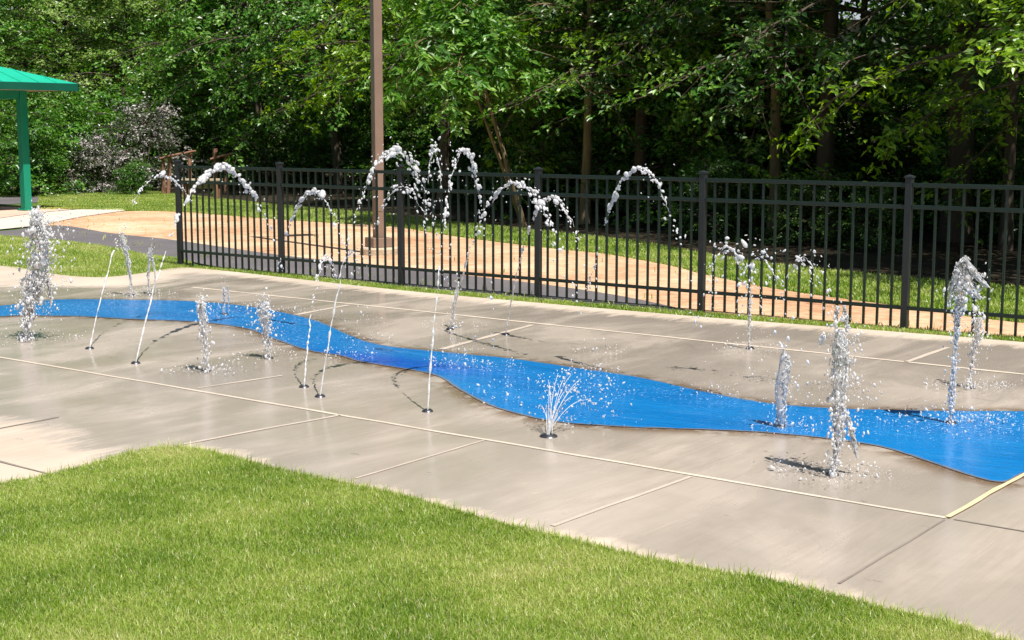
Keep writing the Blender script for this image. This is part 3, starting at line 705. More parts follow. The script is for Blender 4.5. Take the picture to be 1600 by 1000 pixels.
tree_proto('high', 'leaf_dark', 'bark', seed=15, H=11, r0=0.2, cb=3.0, cr=4.6, limbs=56, subs=9, twigs=5, lpt=10, L=0.115, W=0.065, rise=0.3, droop=0.75, profile=cone)
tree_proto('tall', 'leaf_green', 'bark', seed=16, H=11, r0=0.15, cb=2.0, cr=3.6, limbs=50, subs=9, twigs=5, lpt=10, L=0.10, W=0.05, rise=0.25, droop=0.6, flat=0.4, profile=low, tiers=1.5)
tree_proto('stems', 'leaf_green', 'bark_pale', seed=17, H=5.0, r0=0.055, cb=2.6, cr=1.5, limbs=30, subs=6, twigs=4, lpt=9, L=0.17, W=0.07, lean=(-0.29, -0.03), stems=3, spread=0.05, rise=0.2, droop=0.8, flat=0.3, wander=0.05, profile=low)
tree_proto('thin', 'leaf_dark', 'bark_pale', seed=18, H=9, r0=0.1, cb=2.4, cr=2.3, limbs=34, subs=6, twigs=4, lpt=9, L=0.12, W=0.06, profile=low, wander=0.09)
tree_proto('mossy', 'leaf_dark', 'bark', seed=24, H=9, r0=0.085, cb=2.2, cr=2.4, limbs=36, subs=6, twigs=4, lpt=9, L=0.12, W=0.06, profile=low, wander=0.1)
tree_proto('sapling', 'leaf_green', 'bark', seed=23, H=4.6, r0=0.05, cb=0.35, cr=1.7, limbs=38, subs=6, twigs=4, lpt=8, L=0.105, W=0.055, stems=2, spread=0.06, rise=0.3, droop=0.6, profile=low)
tree_proto('bush', 'leaf_green', 'bark', seed=19, H=2.6, r0=0.05, cb=0.15, cr=1.5, limbs=40, subs=6, twigs=4, lpt=10, L=0.10, W=0.055, stems=3, spread=0.18, profile=low)
tree_proto('palebush', 'leaf_pale', 'bark', seed=20, H=2.5, r0=0.05, cb=0.15, cr=1.7, limbs=42, subs=6, twigs=4, lpt=7, L=0.085, W=0.06, stems=3, spread=0.2, flat=0.9, profile=low)
tree_proto('under', 'leaf_dark', 'bark', seed=21, H=2.4, r0=0.035, cb=0.1, cr=1.5, limbs=30, subs=6, twigs=4, lpt=7, L=0.12, W=0.06, stems=3, spread=0.15, profile=low)

def pt(key, px, Y, sc, label, rz=None, cat='tree', group=None, name='leafy_tree', dx=0.0, sz=None):
    p = GX(px, Y); return place_tree(key, p.x + dx, Y, random.uniform(0, 6.28) if rz is None else rz, sc, label, cat, group, name, sz)
pt('olive', -190, 40, 1.05, 'olive leafed tree just outside the left edge behind the shelter')
pt('edge', -40, 43, 1.0, 'mid green tree rising behind the green shelter roof')
pt('olive', 95, 46, 1.15, 'pale olive tree above the tip of the shelter roof')
pt('olive', 215, 45, 1.05, 'pale olive tree above the shrub with whitish leaves', rz=2.0)
pt('edge', 330, 45, 1.2, 'green tree behind the brown rail fence')
pt('mid', 415, 41, 1.05, 'green tree with drooping sunlit boughs left of the lamp post')
pt('mid', 530, 36.5, 1.0, 'green tree with sunlit boughs reaching to the lamp post', rz=3.6)
pt('bright', 690, 29.5, 1.0, 'yellow-green tree with tiered boughs right of the lamp post')
pt('mid', 640, 37, 1.1, 'dark green tree directly behind the lamp post')
pt('stems', 822, 24.5, 1.0, 'small leaning tree with several pale stems and large leaves', rz=0.0, name='multi_stem_tree')
pt('high', 905, 30, 1.0, 'dark shady tree in the middle with a high spreading crown')
pt('thin', 915, 25.0, 0.95, 'thin pale trunked tree behind the middle fence post', name='slender_tree')
pt('tall', 1003, 25.5, 0.95, 'brown trunked tree left of the middle with leafy boughs', rz=1.0)
pt('bright', 1060, 25.5, 1.0, 'tree with yellowish sprays hanging at top right of centre', rz=2.2)
pt('thin', 1213, 22.5, 1.0, 'slender pale brown trunk left of the big dark trunk', name='slender_tree', rz=2.2)
pt('tall', 1292, 22.5, 1.05, 'big dark trunked tree with bare side branches at right', rz=0.9)
pt('mossy', 1352, 24.5, 1.0, 'slender dark trunk right of the big dark trunk', name='slender_tree', rz=4.4)
pt('high', 1010, 31, 1.0, 'dark shady tree far back between the slender trunks', rz=2.0)
pt('high', 1500, 21.0, 1.1, 'broad dark tree overhanging the right end of the fence', rz=2.9)
pt('mossy', 1580, 19.5, 1.1, 'dark mossy trunk close to the right edge', rz=2.5)
pt('high', 1800, 18.5, 0.95, 'dark spreading tree just outside the right edge', rz=3.0)
pt('bright', 1700, 15.8, 0.85, 'bright leaved tree leaning in from the right edge', rz=5.1)
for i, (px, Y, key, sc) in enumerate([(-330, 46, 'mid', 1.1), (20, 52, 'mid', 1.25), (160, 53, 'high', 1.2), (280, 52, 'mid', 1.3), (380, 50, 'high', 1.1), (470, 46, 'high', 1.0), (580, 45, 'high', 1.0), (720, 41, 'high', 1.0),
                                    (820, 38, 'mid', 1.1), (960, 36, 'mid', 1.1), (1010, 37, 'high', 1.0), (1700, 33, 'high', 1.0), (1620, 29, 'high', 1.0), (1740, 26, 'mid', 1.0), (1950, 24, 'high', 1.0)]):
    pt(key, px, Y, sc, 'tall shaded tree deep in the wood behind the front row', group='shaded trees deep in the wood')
# saplings at the edge of the wood
for px, Y, sc in ((860, 33, 1.35), (940, 32, 1.4), (1015, 31, 1.3), (1090, 29.5, 1.35), (1150, 28.5, 1.4), (1215, 29, 1.1), (1440, 29, 1.2), (1500, 27.5, 1.3), (1580, 26, 1.2), (780, 35, 1.3), (700, 36.5, 1.2)):
    pt('sapling', px, Y, sc, 'taller green sapling farther back in the wood', cat='sapling', name='sapling', group='taller saplings farther back in the wood')
for px, Y, sc, lb in ((1020, 27.5, 1.0, 'leafy sapling behind the brown trunk left of the middle'), (1110, 25.0, 1.05, 'leafy sapling left of the slender pale brown trunk'), (1180, 24.0, 0.95, 'leafy sapling just left of the pale brown trunk and lower than its neighbour'),
                      (1255, 25.5, 0.7, 'leafy sapling between the pale brown trunk and the big dark trunk'), (1330, 26.0, 0.65, 'leafy sapling right behind the big dark trunk'), (1430, 25.5, 0.65, 'leafy sapling in the dark right of the big trunk'),
                      (880, 29.0, 0.95, 'leafy sapling behind the middle fence post'), (1530, 22.5, 0.8, 'leafy sapling under the broad tree at the right end of the fence'), (650, 34.5, 0.8, 'leafy sapling just right of the lamp post')):
    pt('sapling', px, Y, sc, lb, cat='sapling', name='sapling', group='saplings at the edge of the wood')
# shrubs
pt('bush', 30, 35.5, 0.9, 'green shrub left of the shelter post', cat='shrub', name='shrub')
pt('bush', -80, 36.5, 1.1, 'green shrub outside the left edge behind the shelter', cat='shrub', name='shrub')
pt('bush', 95, 37.5, 1.15, 'green shrub right of the shelter post', cat='shrub', name='shrub')
pt('bush', 160, 40.5, 1.1, 'green shrub behind the whitish shrub', cat='shrub', name='shrub')
pt('palebush', 215, 38.0, 0.95, 'shrub covered in pale pinkish white leaves', cat='shrub', name='pale_shrub')
pt('palebush', 150, 37.0, 0.6, 'low shrub dotted with whitish leaves beside the lawn', cat='shrub', name='pale_shrub')
pt('bush', 205, 35.8, 0.34, 'low round green shrub in front of the whitish shrub', cat='shrub', name='shrub')
for i, (px, Y, sc) in enumerate([(320, 42, 1.0), (430, 41, 0.9), (520, 40, 0.9), (600, 37, 0.9), (690, 35, 0.8), (770, 32, 0.9), (850, 30, 1.0), (940, 29, 1.2), (1010, 28, 1.2), (1080, 26, 1.1), (1150, 26, 1.2), (1230, 25, 1.3),
                               (1320, 25.5, 1.3), (1400, 24, 0.9), (1470, 26, 0.9), (1550, 23, 0.8), (1640, 21, 0.8), (1120, 21.5, 0.5), (1260, 20.5, 0.45), (1370, 19.5, 0.4), (1760, 20, 0.9)]):
    pt('under', px, Y, sc, 'dark undergrowth bush in the shade of the wood', cat='bush', name='undergrowth_bush', group='undergrowth in the shade of the wood')
for k, v in list(PROT.items()):
    if not v[1]:
        for ch in list(v[0].children): bpy.data.objects.remove(ch)
        bpy.data.objects.remove(v[0])

# the far wood that closes the view: one mass of leaves
r = np.random.default_rng(31); n = 170000
pxs = r.uniform(-900, 2500, n); base_y = np.interp(pxs, [-900, 0, 400, 800, 1200, 1600, 2500], [60, 60, 57, 50, 46, 42, 38])
Y = base_y + r.uniform(0, 9, n); X = (pxs - 800) / F * Y * 1.01; Zz = r.uniform(0, 1, n) ** 1.15 * 13
gap = (pxs > 1180) & (pxs < 1480) & (Y < 53) 
keep = ~gap
X, Y, Zz = X[keep], Y[keep], Zz[keep]; n = len(X)
P = np.stack([X, Y, Zz], 1); Ls = r.uniform(0.3, 0.6, n)
V = leaf_quads(P, unit(r.normal(0, 1, (n, 3)) * np.array([1, 1, .5])), unit(r.normal(0, .6, (n, 3)) + np.array([0, -.3, 1])), Ls, Ls * 0.6)
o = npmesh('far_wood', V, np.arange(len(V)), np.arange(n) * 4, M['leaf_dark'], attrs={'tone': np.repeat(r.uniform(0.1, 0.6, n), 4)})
tag(o, 'dense dark wood closing the view behind the trees', 'wood', None, 'stuff')

# ------------------------------------------------------------------ water jets
bmi = bmesh.new(); bmesh.ops.create_icosphere(bmi, subdivisions=2, radius=1.0); bmi.verts.index_update()
ICO_V = np.array([v.co[:] for v in bmi.verts]); ICO_F = np.array([[v.index for v in f.verts] for f in bmi.faces]); bmi.free()
bmi = bmesh.new(); bmesh.ops.create_icosphere(bmi, subdivisions=1, radius=1.0); bmi.verts.index_update()
ICO1_V = np.array([v.co[:] for v in bmi.verts]); ICO1_F = np.array([[v.index for v in f.verts] for f in bmi.faces]); bmi.free()
def drops_mesh(name, P, size, axis, stretch, parent, origin, seed, material='drop', big=True):
    r = np.random.default_rng(seed); n = len(P)
    TV, TF = (ICO_V, ICO_F) if big else (ICO1_V, ICO1_F)
    ph = r.uniform(0, 6.28, (n, 3)); kk = r.normal(0, 1.6, (n, 3, 3))
    q = np.einsum('vj,nkj->nvk', TV, kk) + ph[:, None, :]
    rad = 1 + 0.2 * np.sin(q).sum(-1)
    a = unit(axis + r.normal(0, 0.25, (n, 3))); b = unit(np.cross(a, np.array([0.2, 0.9, 0.3]))); c = np.cross(a, b)
    L3 = TV[None] * rad[..., None]
    st_ = stretch * r.uniform(0.75, 1.3, n)
    sq = r.uniform(0.7, 1.1, (n, 2))
    W_ = (a[:, None] * (L3[..., 0:1] * st_[:, None, None]) + b[:, None] * (L3[..., 1:2] * sq[:, 0, None, None]) + c[:, None] * (L3[..., 2:3] * sq[:, 1, None, None])) * size[:, None, None]
    V = (P - np.array(origin))[:, None] + W_
    Fc = (TF[None] + (np.arange(n) * len(TV))[:, None, None]).reshape(-1)
    return tag(npmesh(name, V.reshape(-1, 3), Fc, np.arange(len(Fc) // 3) * 3, M[material], parent, True), kind='stuff')
def nozzle(parent, off=(0, 0, 0), R_=0.034):
    b = MB(); b.lathe([(0, 0.010), (0.016, 0.010), (0.017, 0.014), (0.024, 0.014), (0.026, 0.009), (R_ * 0.9, 0.008), (R_, 0.0)], (0, 0, 0), 20)
    return b.build('nozzle', M['steel'], parent, True)
def splash(parent, at_, origin, rad, n, seed, hmax=0.06):
    n = int(n * 0.6); r = np.random.default_rng(seed); t = r.uniform(0, 6.28, n); q = rad * np.sqrt(r.random(n)) 
    h = np.abs(r.normal(0, hmax, n)) * np.exp(-q / rad) + 0.006
    P = np.stack([at_[0] + q * np.cos(t), at_[1] + q * np.sin(t), h], 1)
    ax = unit(np.stack([np.cos(t), np.sin(t), r.normal(0.9, 0.5, n)], 1))
    return drops_mesh('splash', P, r.lognormal(-5.85, 0.42, n), ax, 1.7, parent, origin, seed + 1, big=False)
JET = 'water jets of the splash pad'
def arc_jet(base_px, land_px, apex_y, label, seed, size=0.017, dens=1.0, tail=0.5, lumpy=1.0, spread=1.0, stream=True, rise_thin=1.0, loose=0, nz_=True):
    r = np.random.default_rng(seed)
    B, Lp = G(*base_px), G(*land_px); mid = (B + Lp) / 2
    H = height_at(mid.x, mid.y, apex_y)
    root = empty('water_jet', B, 0, label, 'water jet', JET)
    if stream: nozzle(root)
    fpos = lambda t: np.stack([B.x + (Lp.x - B.x) * t, B.y + (Lp.y - B.y) * t, 4 * H * t * (1 - t)], -1)
    tan = lambda t: unit(np.stack([np.full_like(t, Lp.x - B.x), np.full_like(t, Lp.y - B.y), 4 * H * (1 - 2 * t)], -1))
    Ltot = 2 * math.sqrt(H * H + ((Lp - B).length / 2) ** 2)
    if stream:                              # the thin continuous start of the jet
        tt = np.linspace(0.0, 0.17, 60); Pp = fpos(tt) - np.array(B)
        Pp[:, :2] += np.array([mnoise.noise_vector(Vector((x * 40, seed, 2)))[:2] for x in tt]) * 0.018 * np.linspace(0, 1, 60)[:, None]
        rr = 0.0047 * rise_thin * np.clip(1 + 1.5 * np.array([mnoise.noise(Vector((x * 130, seed * 1.7, 9))) for x in tt]) * np.linspace(0.5, 2.2, 60), 0.06, 2.2) * np.linspace(1.15, 0.62, 60)
        TV, TL = np_tubes([(Pp, rr)], 10)
        npmesh('stream', TV, TL.ravel(), np.arange(len(TL)) * 4, M['drop'], root, True)
    # the lumpy ribbon of water where the arc turns over
    tt = np.linspace(0.30, 0.72, int(Ltot * 0.42 / 0.006)); hz = 4 * tt * (1 - tt)
    nz = np.array([mnoise.noise(Vector((x * 34.0, seed * 2.1, 1))) for x in tt])
    rr = np.clip(size * 0.27 * lumpy * (hz ** 5) * (0.5 + 2.2 * nz), 0.0005, 0.03)
    TV, TL = np_tubes([(fpos(tt) - np.array(B), rr)], 10)
    TV = TV + np.array([mnoise.noise_vector(Vector(v) * 60 + Vector((seed, 0, 0))) for v in TV]) * 0.007 + np.array([mnoise.noise_vector(Vector(v) * 9 + Vector((seed, 7, 0))) for v in TV]) * 0.022
    npmesh('ribbon', TV, TL.ravel(), np.arange(len(TL)) * 4, M['drop'], root, True)
    # beads: dense and lumpy round the apex, strung out below
    t = np.linspace(0.10, 0.97, int(Ltot / 0.016 * dens))
    hz = 4 * t * (1 - t)
    clump = np.array([mnoise.noise(Vector((x * 26.0, seed * 3.7, 0))) for x in t])
    keep = r.random(len(t)) < np.clip(0.14 + 0.62 * hz ** 2 + clump * 0.8 - np.where((t > 0.8) | (t < 0.16), 0.12, 0), 0.03, 1)
    t = t[keep]; hz = hz[keep]; clump = clump[keep]
    sz = size * 0.40 * (0.50 + 0.62 * hz ** 3) * r.lognormal(0, 0.33, len(t)) * (1 + 0.5 * np.clip(clump, -.6, 1)) * lumpy
    P = fpos(t) + r.normal(0, 1, (len(t), 3)) * (0.0025 + 0.0055 * hz * spread + np.where(t > 0.5, 0.005 * spread, 0))[:, None]
    P[:, 2] += np.array([mnoise.noise(Vector((x * 9.0, seed * 1.3, 5))) for x in t]) * 0.03 * hz
    k2 = int((24 + loose * 0.6) * dens); t2 = np.clip(r.normal(0.62, 0.2, k2), 0.15, 0.97); P2 = fpos(t2) + r.normal(0, 0.05, (k2, 3)) * np.array([1, 1, 1.2])
    P2[:, 2] = np.maximum(P2[:, 2], 0.02)
    P = np.concatenate([P, P2]); sz = np.concatenate([sz, r.lognormal(-5.6, 0.4, k2)]); tn = tan(np.concatenate([t, t2]))
    drops_mesh('droplets', P, sz, tn, 1.6, root, B, seed)
    splash(root, Lp, B, 0.22, int(70 * tail + 20), seed + 5)
    return root
A_ = arc_jet
A_((668, 643), (775, 578), 233, 'tall narrow arc right of the lamp post, rising from the near side of the stream', 101, 0.018, 1.1, 1.2)
A_((500, 620), (725, 573), 234, 'tallest wide arc of white drops crossing in front of the lamp post', 102, 0.017, 1.1, 1.2, spread=1.5, loose=90)
A_((657, 566), (706, 569), 231, 'narrow hairpin arc of separate drops just right of the lamp post', 115, stream=False, size=0.015, dens=0.95, tail=0.5, spread=1.3)
A_((475, 605), (545, 558), 402, 'small looping jet with a folded top in front of the second fence bay', 103, 0.017, 0.9, 1.6, 0.8)
A_((212, 568), (462, 490), 262, 'wide lumpy arc over the left end post of the fence', 104, 0.026, 1.15, 1.0, 1.1)
A_((140, 545), (357, 480), 275, 'faint wide arc left of the fence end post', 105, 0.014, 0.6, 1.0)
A_((703, 515), (930, 581), 286, 'low wide arc in front of the middle fence post', 106, 0.021, 1.1, 1.0, spread=1.4, loose=40)
A_((790, 523), (938, 552), 308, 'narrower arc peaking just right of the middle fence post', 107, 0.019, 1.05, 0.8)
A_((900, 560), (1108, 616), 262, 'tall clean arc standing alone left of the fifth fence post', 108, stream=False, size=0.019, dens=1.05, tail=1.0)
A_((420, 503), (572, 530), 299, 'low smooth arc right of the second fence post', 109, stream=False, size=0.022, dens=0.9, tail=0.8)
A_((552, 540), (712, 551), 290, 'broken second arc beneath the tallest wide arc', 110, stream=False, size=0.016, dens=0.75, tail=0.8, spread=2.5, loose=60)
A_((530, 503), (572, 506), 392, 'small low hoop of drops left of the lamp post footing', 111, stream=False, size=0.012, dens=0.6, tail=0.5)
A_((1072, 585), (1196, 592), 388, 'low broken arc in front of the fifth fence post', 112, stream=False, size=0.016, dens=0.8, tail=0.8, spread=2.6, loose=90)
A_((1130, 622), (1243, 636), 403, 'faint low arc right of the fifth fence post', 113, stream=False, size=0.014, dens=0.7, tail=0.8, spread=2.6, loose=70)
A_((1190, 600), (1312, 606), 406, 'scattered low arc of white drops midway along the right bay', 114, stream=False, size=0.013, dens=0.65, tail=0.8, spread=2.8, loose=60)

def column_mesh(name, parent, pts, rads, seed, holes=0.0, rough=0.35, seg=22, step=0.008, material='water', flat=0.8):
    """rippled hollow water column with torn openings"""
    r = random.Random(seed); L = sum((pts[i + 1] - pts[i]).length for i in range(len(pts) - 1)); n = max(8, int(L / step))
    cum = [0.0]
    for i in range(len(pts) - 1): cum.append(cum[-1] + (pts[i + 1] - pts[i]).length)
    xs = np.linspace(0, L, n); P = np.stack([np.interp(xs, cum, [p[k] for p in pts]) for k in range(3)], 1); Rr = np.interp(xs, cum, rads)
    V = []; off = Vector((seed * 1.7, seed * 0.3, 0))
    for i in range(n):
        for k in range(seg):
            a = 2 * math.pi * k / seg; d = Vector((math.cos(a), math.sin(a) * flat, 0))
            q = Vector((d.x * 0.6, d.y * 0.6, xs[i] * 4.5)) + off
            f = 1 + rough * (mnoise.noise(q * 2.2) * 1.1 + mnoise.noise(Vector((d.x * 2, d.y * 2, xs[i] * 17)) + off) * 0.5 + mnoise.noise(Vector((d.x * 5, d.y * 5, xs[i] * 42)) + off) * 0.25)
            V.append((P[i][0] + d.x * Rr[i] * f, P[i][1] + d.y * Rr[i] * f, P[i][2]))
    Fc = []
    for i in range(n - 1):
        for k in range(seg):
            a = 2 * math.pi * (k + .5) / seg
            h = mnoise.noise(Vector((math.cos(a) * 1.6, math.sin(a) * 1.6, xs[i] * 34)) + off * 2)
            if holes and h > 0.55 - holes: continue
            k2 = (k + 1) % seg; Fc.append((i * seg + k, i * seg + k2, (i + 1) * seg + k2, (i + 1) * seg + k))
    Fc.append(tuple((n - 1) * seg + k for k in range(seg)))
    me = bpy.data.meshes.new(name); me.from_pydata(V, [], Fc); me.update()
    me.polygons.foreach_set('use_smooth', np.full(len(me.polygons), True))
    return link(name, me, M[material], parent)
def strands(parent, chains, seed, k, nstr=9, thin=0.0042):
    """wandering threads of water that make up a frothy jet"""
    r = np.random.default_rng(seed); cur = []
    for ci, (pts, rads) in enumerate(chains):
        pts = np.array([tuple(p) for p in pts]); rads = np.array(rads); u = np.linspace(0, 1, len(pts))
        ns = nstr if ci == 0 else max(4, nstr // 2)
        Lc = np.linalg.norm(np.diff(pts, axis=0), axis=1).sum(); m = max(10, int(Lc / 0.007))
        for j in range(ns):
            a, b = sorted(r.uniform(0, 1, 2)); b = min(1.0, max(b, a + 0.3)); a = max(0, b - 0.75) if ci == 0 and j < 3 else a
            tt = np.linspace(a, b, m); P = np.stack([np.interp(tt, u, pts[:, i]) for i in range(3)], 1); R_ = np.interp(tt, u, rads)
            th = r.uniform(0, 6.28) + np.array([mnoise.noise(Vector((x * 5, j * 3.1 + seed, ci))) for x in tt]) * 2.6
            rf_ = np.clip(0.75 + 0.7 * np.array([mnoise.noise(Vector((x * 9, j * 1.7 + seed, ci + 4))) for x in tt]), 0, 1.35)
            P[:, 0] += np.cos(th) * R_ * rf_; P[:, 1] += np.sin(th) * R_ * rf_
            P += np.array([mnoise.noise_vector(Vector((x * 40, j + seed, 1)))[:] for x in tt]) * 0.006
            w_ = thin * r.uniform(0.5, 1.3) * np.clip(0.55 + 1.7 * np.array([mnoise.noise(Vector((x * 55, j * 2.3 + seed, 8))) for x in tt]), 0.08, 2.0)
            cur.append((P, w_))
    TV, TL = np_tubes(cur, 7)
    return tag(npmesh('strands', TV, TL.ravel(), np.arange(len(TL)) * 4, M['drop'], parent, True), kind='stuff')
def cloud(parent, B, cen, sig, n, med, seed, axis=(0, 0, 1), st=1.4, name='droplets', big=False):
    r = np.random.default_rng(seed); P = np.array(cen) + r.normal(0, 1, (n, 3)) * np.array(sig); P[:, 2] = np.maximum(P[:, 2], 0.01)
    return drops_mesh(name, P, med * r.lognormal(0, 0.45, n), np.tile(np.array(axis, float), (n, 1)), st, parent, B, seed + 3, big=big)
def column_jet(base_px, prof, label, seed, holes=0.1, rough=0.35, drops=120, med=0.007, legs=(), spl=0.3, nspl=110, clouds=(), core=0.5, nstr=11):
    """prof: (photo x, photo y, half width in photo px) from the ground up; all at the base's distance"""
    B = G(*base_px); root = empty('water_jet', B, 0, label, 'water jet', JET); nozzle(root); Yb = B.y
    k = Yb / F
    pts = [A(x, y, Yb) - B for x, y, h in prof]; rad = [h * k for x, y, h in prof]
    column_mesh('stream', root, pts, [q_ * core for q_ in rad], seed, holes, rough); chains = [(pts, rad)]
    for lp_ in legs:
        q = [A(x, y, Yb) - B for x, y, h in lp_]; column_mesh('side_stream', root, q, [h * k * max(core, 0.55) for x, y, h in lp_], seed + 9, holes * 0.8, rough, 14); chains.append((q, [h * k for x, y, h in lp_]))
    strands(root, chains, seed, k, nstr)
    drops = int(drops * 1.6)
    r = np.random.default_rng(seed); ti = r.integers(0, len(prof), drops)
    P = np.array([A(prof[i][0] + r.normal(0, prof[i][2] * 0.75 + 1.5), prof[i][1] + r.normal(0, 9), Yb + r.normal(0, 0.06)) for i in ti]); P[:, 2] = np.maximum(P[:, 2], 0.012)
    sz = 0.30 * med * r.lognormal(0, 0.55, drops)
    extra = []
    for cx, cy, sx, sy, nn, md in clouds:
        Q = np.array([A(cx + r.normal(0, sx), cy + r.normal(0, sy), Yb + r.normal(0, 0.08)) for _ in range(nn)]); Q[:, 2] = np.maximum(Q[:, 2], 0.012)
        P = np.concatenate([P, Q]); sz = np.concatenate([sz, 0.40 * md * r.lognormal(0, 0.45, nn)])
    drops_mesh('droplets', P, sz, np.tile(np.array([0.05, 0, 1.0]), (len(P), 1)), 1.5, root, B, seed + 1)
    splash(root, B, B, spl, nspl, seed + 2, 0.05)
    return root
C_ = column_jet
C_((40, 532), [(40, 532, 6), (42, 500, 7), (46, 470, 12), (56, 445, 20), (62, 410, 25), (63, 380, 21), (60, 355, 12), (58, 343, 4)], 'thick foaming water column at the left edge, the largest of the jets', 201, 0.26, 0.65, 800, 0.014, nstr=34,
   legs=([(80, 478, 2), (78, 455, 3), (72, 430, 4)], [(52, 500, 2), (50, 470, 3), (52, 440, 3)]), spl=0.5, nspl=200, clouds=((90, 350, 22, 10, 70, .008), (62, 400, 26, 40, 160, .012), (58, 480, 22, 12, 80, .008)))
C_((206, 462), [(206, 462, 2.2), (204, 440, 2.2), (200, 412, 3.5), (196, 390, 7), (192, 372, 7), (191, 363, 4)], 'slim leaning jet with a torn head in front of the grass bank', 202, 0.15, 0.4, 70, 0.008, clouds=((180, 385, 10, 12, 20, .006), (206, 470, 14, 5, 40, .006)))
C_((233, 460), [(233, 460, 1.8), (232, 430, 1.8), (234, 406, 3), (235, 396, 6), (234, 387, 4)], 'short jet with two thin legs beside the slim leaning jet', 203, 0.1, 0.3, 40, 0.007, legs=([(243, 458, 1.6), (242, 425, 1.8), (238, 402, 3)],))
C_((322, 580), [(324, 580, 2), (321, 555, 4), (320, 525, 6), (317, 500, 8), (315, 480, 8), (315, 470, 4)], 'bubbly upright jet of strung drops on the near side of the blue stream', 204, 0.30, 0.6, 170, 0.011, clouds=((322, 578, 22, 5, 60, .006),))
C_((420, 560), [(419, 560, 2), (419, 535, 3), (416, 515, 7), (413, 495, 14), (412, 482, 13), (411, 470, 6)], 'rounded dome shaped jet over the left bend of the blue stream', 205, 0.22, 0.45, 150, 0.010, clouds=((408, 500, 12, 16, 60, .009), (415, 525, 20, 8, 60, .006)))
C_((1220, 668), [(1220, 668, 4), (1220, 645, 9), (1220, 620, 10), (1223, 595, 11.5), (1226, 570, 10.5), (1226, 556, 7), (1225, 548, 2)], 'smooth tapered bluish jet standing at the edge of the blue stream', 206, 0.0, 0.22, 60, 0.007, core=0.85, nstr=6,
   legs=([(1213, 668, 1.8), (1214, 650, 2)], [(1228, 667, 1.8), (1226, 648, 2)]), spl=0.22, clouds=((1228, 662, 16, 6, 60, .006),))
C_((1300, 742), [(1300, 742, 6), (1304, 718, 6), (1308, 690, 8), (1310, 655, 9), (1311, 625, 10), (1312, 590, 15), (1313, 560, 17), (1312, 535, 15), (1312, 515, 9)], 'tall glassy jet nearest the camera at right with two splayed legs', 207, 0.16, 0.55, 300, 0.010, core=0.6, nstr=22,
   legs=([(1340, 716, 5), (1335, 690, 4), (1326, 660, 5), (1318, 635, 5)], [(1307, 515, 3), (1306, 495, 4), (1309, 478, 4)], [(1322, 516, 2.5), (1322, 496, 3.5), (1318, 477, 4)]),
   spl=0.3, nspl=220, clouds=((1314, 500, 10, 14, 50, .009), (1345, 610, 16, 12, 50, .006), (1320, 665, 14, 18, 90, .008), (1340, 540, 10, 20, 30, .006), (1350, 745, 30, 7, 60, .005)))
C_((1486, 662), [(1485, 662, 4), (1487, 630, 5), (1489, 595, 5), (1491, 560, 4), (1494, 525, 4), (1496, 495, 6), (1498, 478, 12)], 'tallest jet at the right edge spreading into a ragged umbrella top', 208, 0.22, 0.7, 160, 0.009, core=0.6, nstr=16,
   legs=([(1483, 476, 3), (1486, 455, 5), (1494, 432, 9), (1503, 412, 9), (1508, 402, 5)], [(1546, 450, 3), (1534, 440, 9), (1520, 425, 12), (1510, 408, 8), (1508, 399, 3)], [(1530, 468, 5), (1516, 455, 16), (1508, 435, 15), (1507, 415, 10)], [(1500, 480, 9), (1498, 462, 12), (1500, 440, 12), (1506, 412, 7)]),
   spl=0.45, nspl=240, clouds=((1512, 448, 18, 16, 80, .010), (1520, 655, 40, 8, 120, .007), (1490, 540, 6, 30, 40, .007)))
C_((1516, 606), [(1515, 606, 2), (1517, 575, 2.5), (1521, 548, 4), (1527, 530, 9), (1529, 512, 11), (1527, 496, 7)], 'smaller jet with a frothy round head right of the umbrella jet', 209, 0.30, 0.6, 150, 0.010, spl=0.3, nspl=140, clouds=((1535, 560, 10, 22, 40, .006), (1540, 612, 26, 10, 90, .006)))
C_((352, 492), [(349, 492, 1.4), (350, 470, 1.5), (350, 450, 1.5)], 'pair of thin upright water threads behind the blue stream', 210, 0, 0.3, 30, 0.006, legs=([(357, 490, 1.4), (357, 468, 1.5), (356, 446, 1.5)],), spl=0.3)
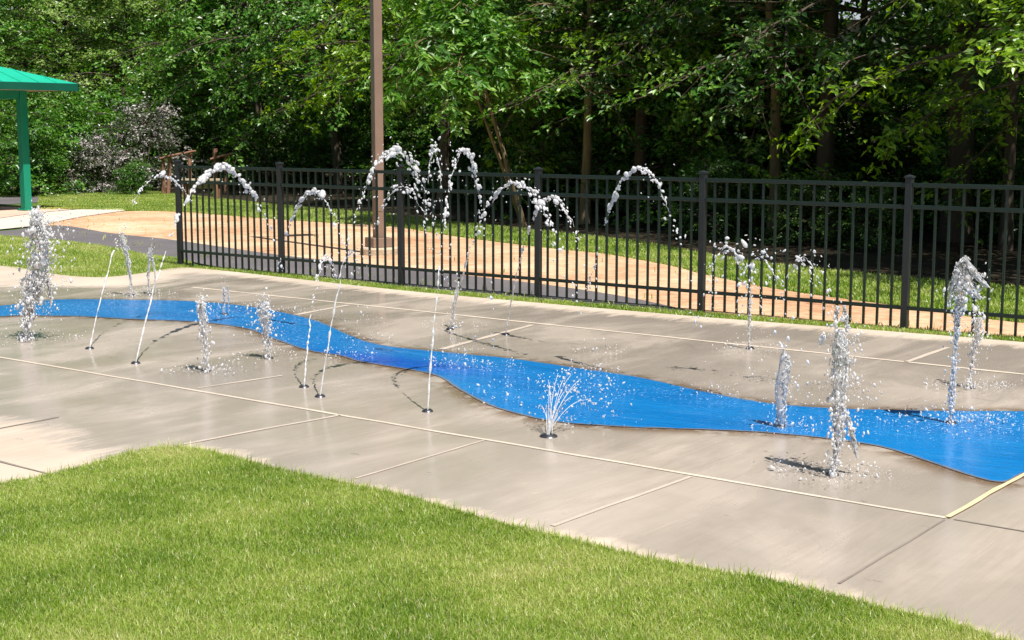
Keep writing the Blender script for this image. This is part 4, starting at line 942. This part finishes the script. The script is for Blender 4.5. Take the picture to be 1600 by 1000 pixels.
C_((707, 512), [(706, 512, 1.5), (708, 490, 2), (711, 465, 2.2), (716, 440, 2)], 'thin spitting jet below the gap between lamp post and middle fence post', 211, 0.2, 0.5, 60, 0.007, clouds=((707, 505, 7, 7, 30, .007),))
C_((1172, 545), [(1170, 545, 1.2), (1170, 510, 1.6), (1172, 480, 2), (1173, 450, 2)], 'fine misty spray in front of the right half of the fence', 212, 0.3, 0.6, 90, 0.005, clouds=((1172, 480, 16, 24, 90, .0045), (1110, 450, 5, 26, 60, .007)))

# the low fan jet
B = G(857, 682); fan = empty('water_jet', B, 0, 'low fan of fine jets spraying over the middle of the blue stream', 'water jet', JET); nozzle(fan, R_=0.05)
r = np.random.default_rng(77); cur = []; PD = []; SD = []; AX = []
for i, vx in enumerate(np.concatenate([np.linspace(-0.10, 1.05, 9), [-0.25, 0.0, 0.25, 0.5, 0.8, 1.2]])):
    vy = r.uniform(0.55, 1.0); vz = r.uniform(2.1, 2.6) if i < 9 else r.uniform(1.5, 2.0)
    tt = np.linspace(0.0, 0.20, 14); o_ = r.normal(0, 0.008, 2)
    Pp = np.stack([o_[0] + vx * tt * .9, o_[1] + vy * tt, vz * tt - 4.9 * tt ** 2], 1)
    cur.append((Pp, 0.0018 * np.linspace(1.2, 0.6, 14)))
    t2 = r.uniform(0.10, 0.52, 32); Q = np.stack([vx * t2 * .95, vy * t2, vz * t2 - 4.9 * t2 ** 2], 1) + r.normal(0, 0.025, (32, 3)) * (t2 / 0.4)[:, None]
    ok = Q[:, 2] > 0.004; PD.append(Q[ok]); SD.append(r.lognormal(-5.85, 0.4, ok.sum())); AX.append(unit(np.stack([np.full(ok.sum(), vx), np.full(ok.sum(), vy), vz - 9.8 * t2[ok]], 1)))
TV, TL = np_tubes(cur, 8); npmesh('stream', TV, TL.ravel(), np.arange(len(TL)) * 4, M['drop'], fan, True)
drops_mesh('droplets', np.concatenate(PD) + np.array(B), np.concatenate(SD), np.concatenate(AX), 1.6, fan, B, 78, big=False)
splash(fan, G(862, 615), B, 0.55, 240, 79, 0.05)
print('objects', len(S.objects))
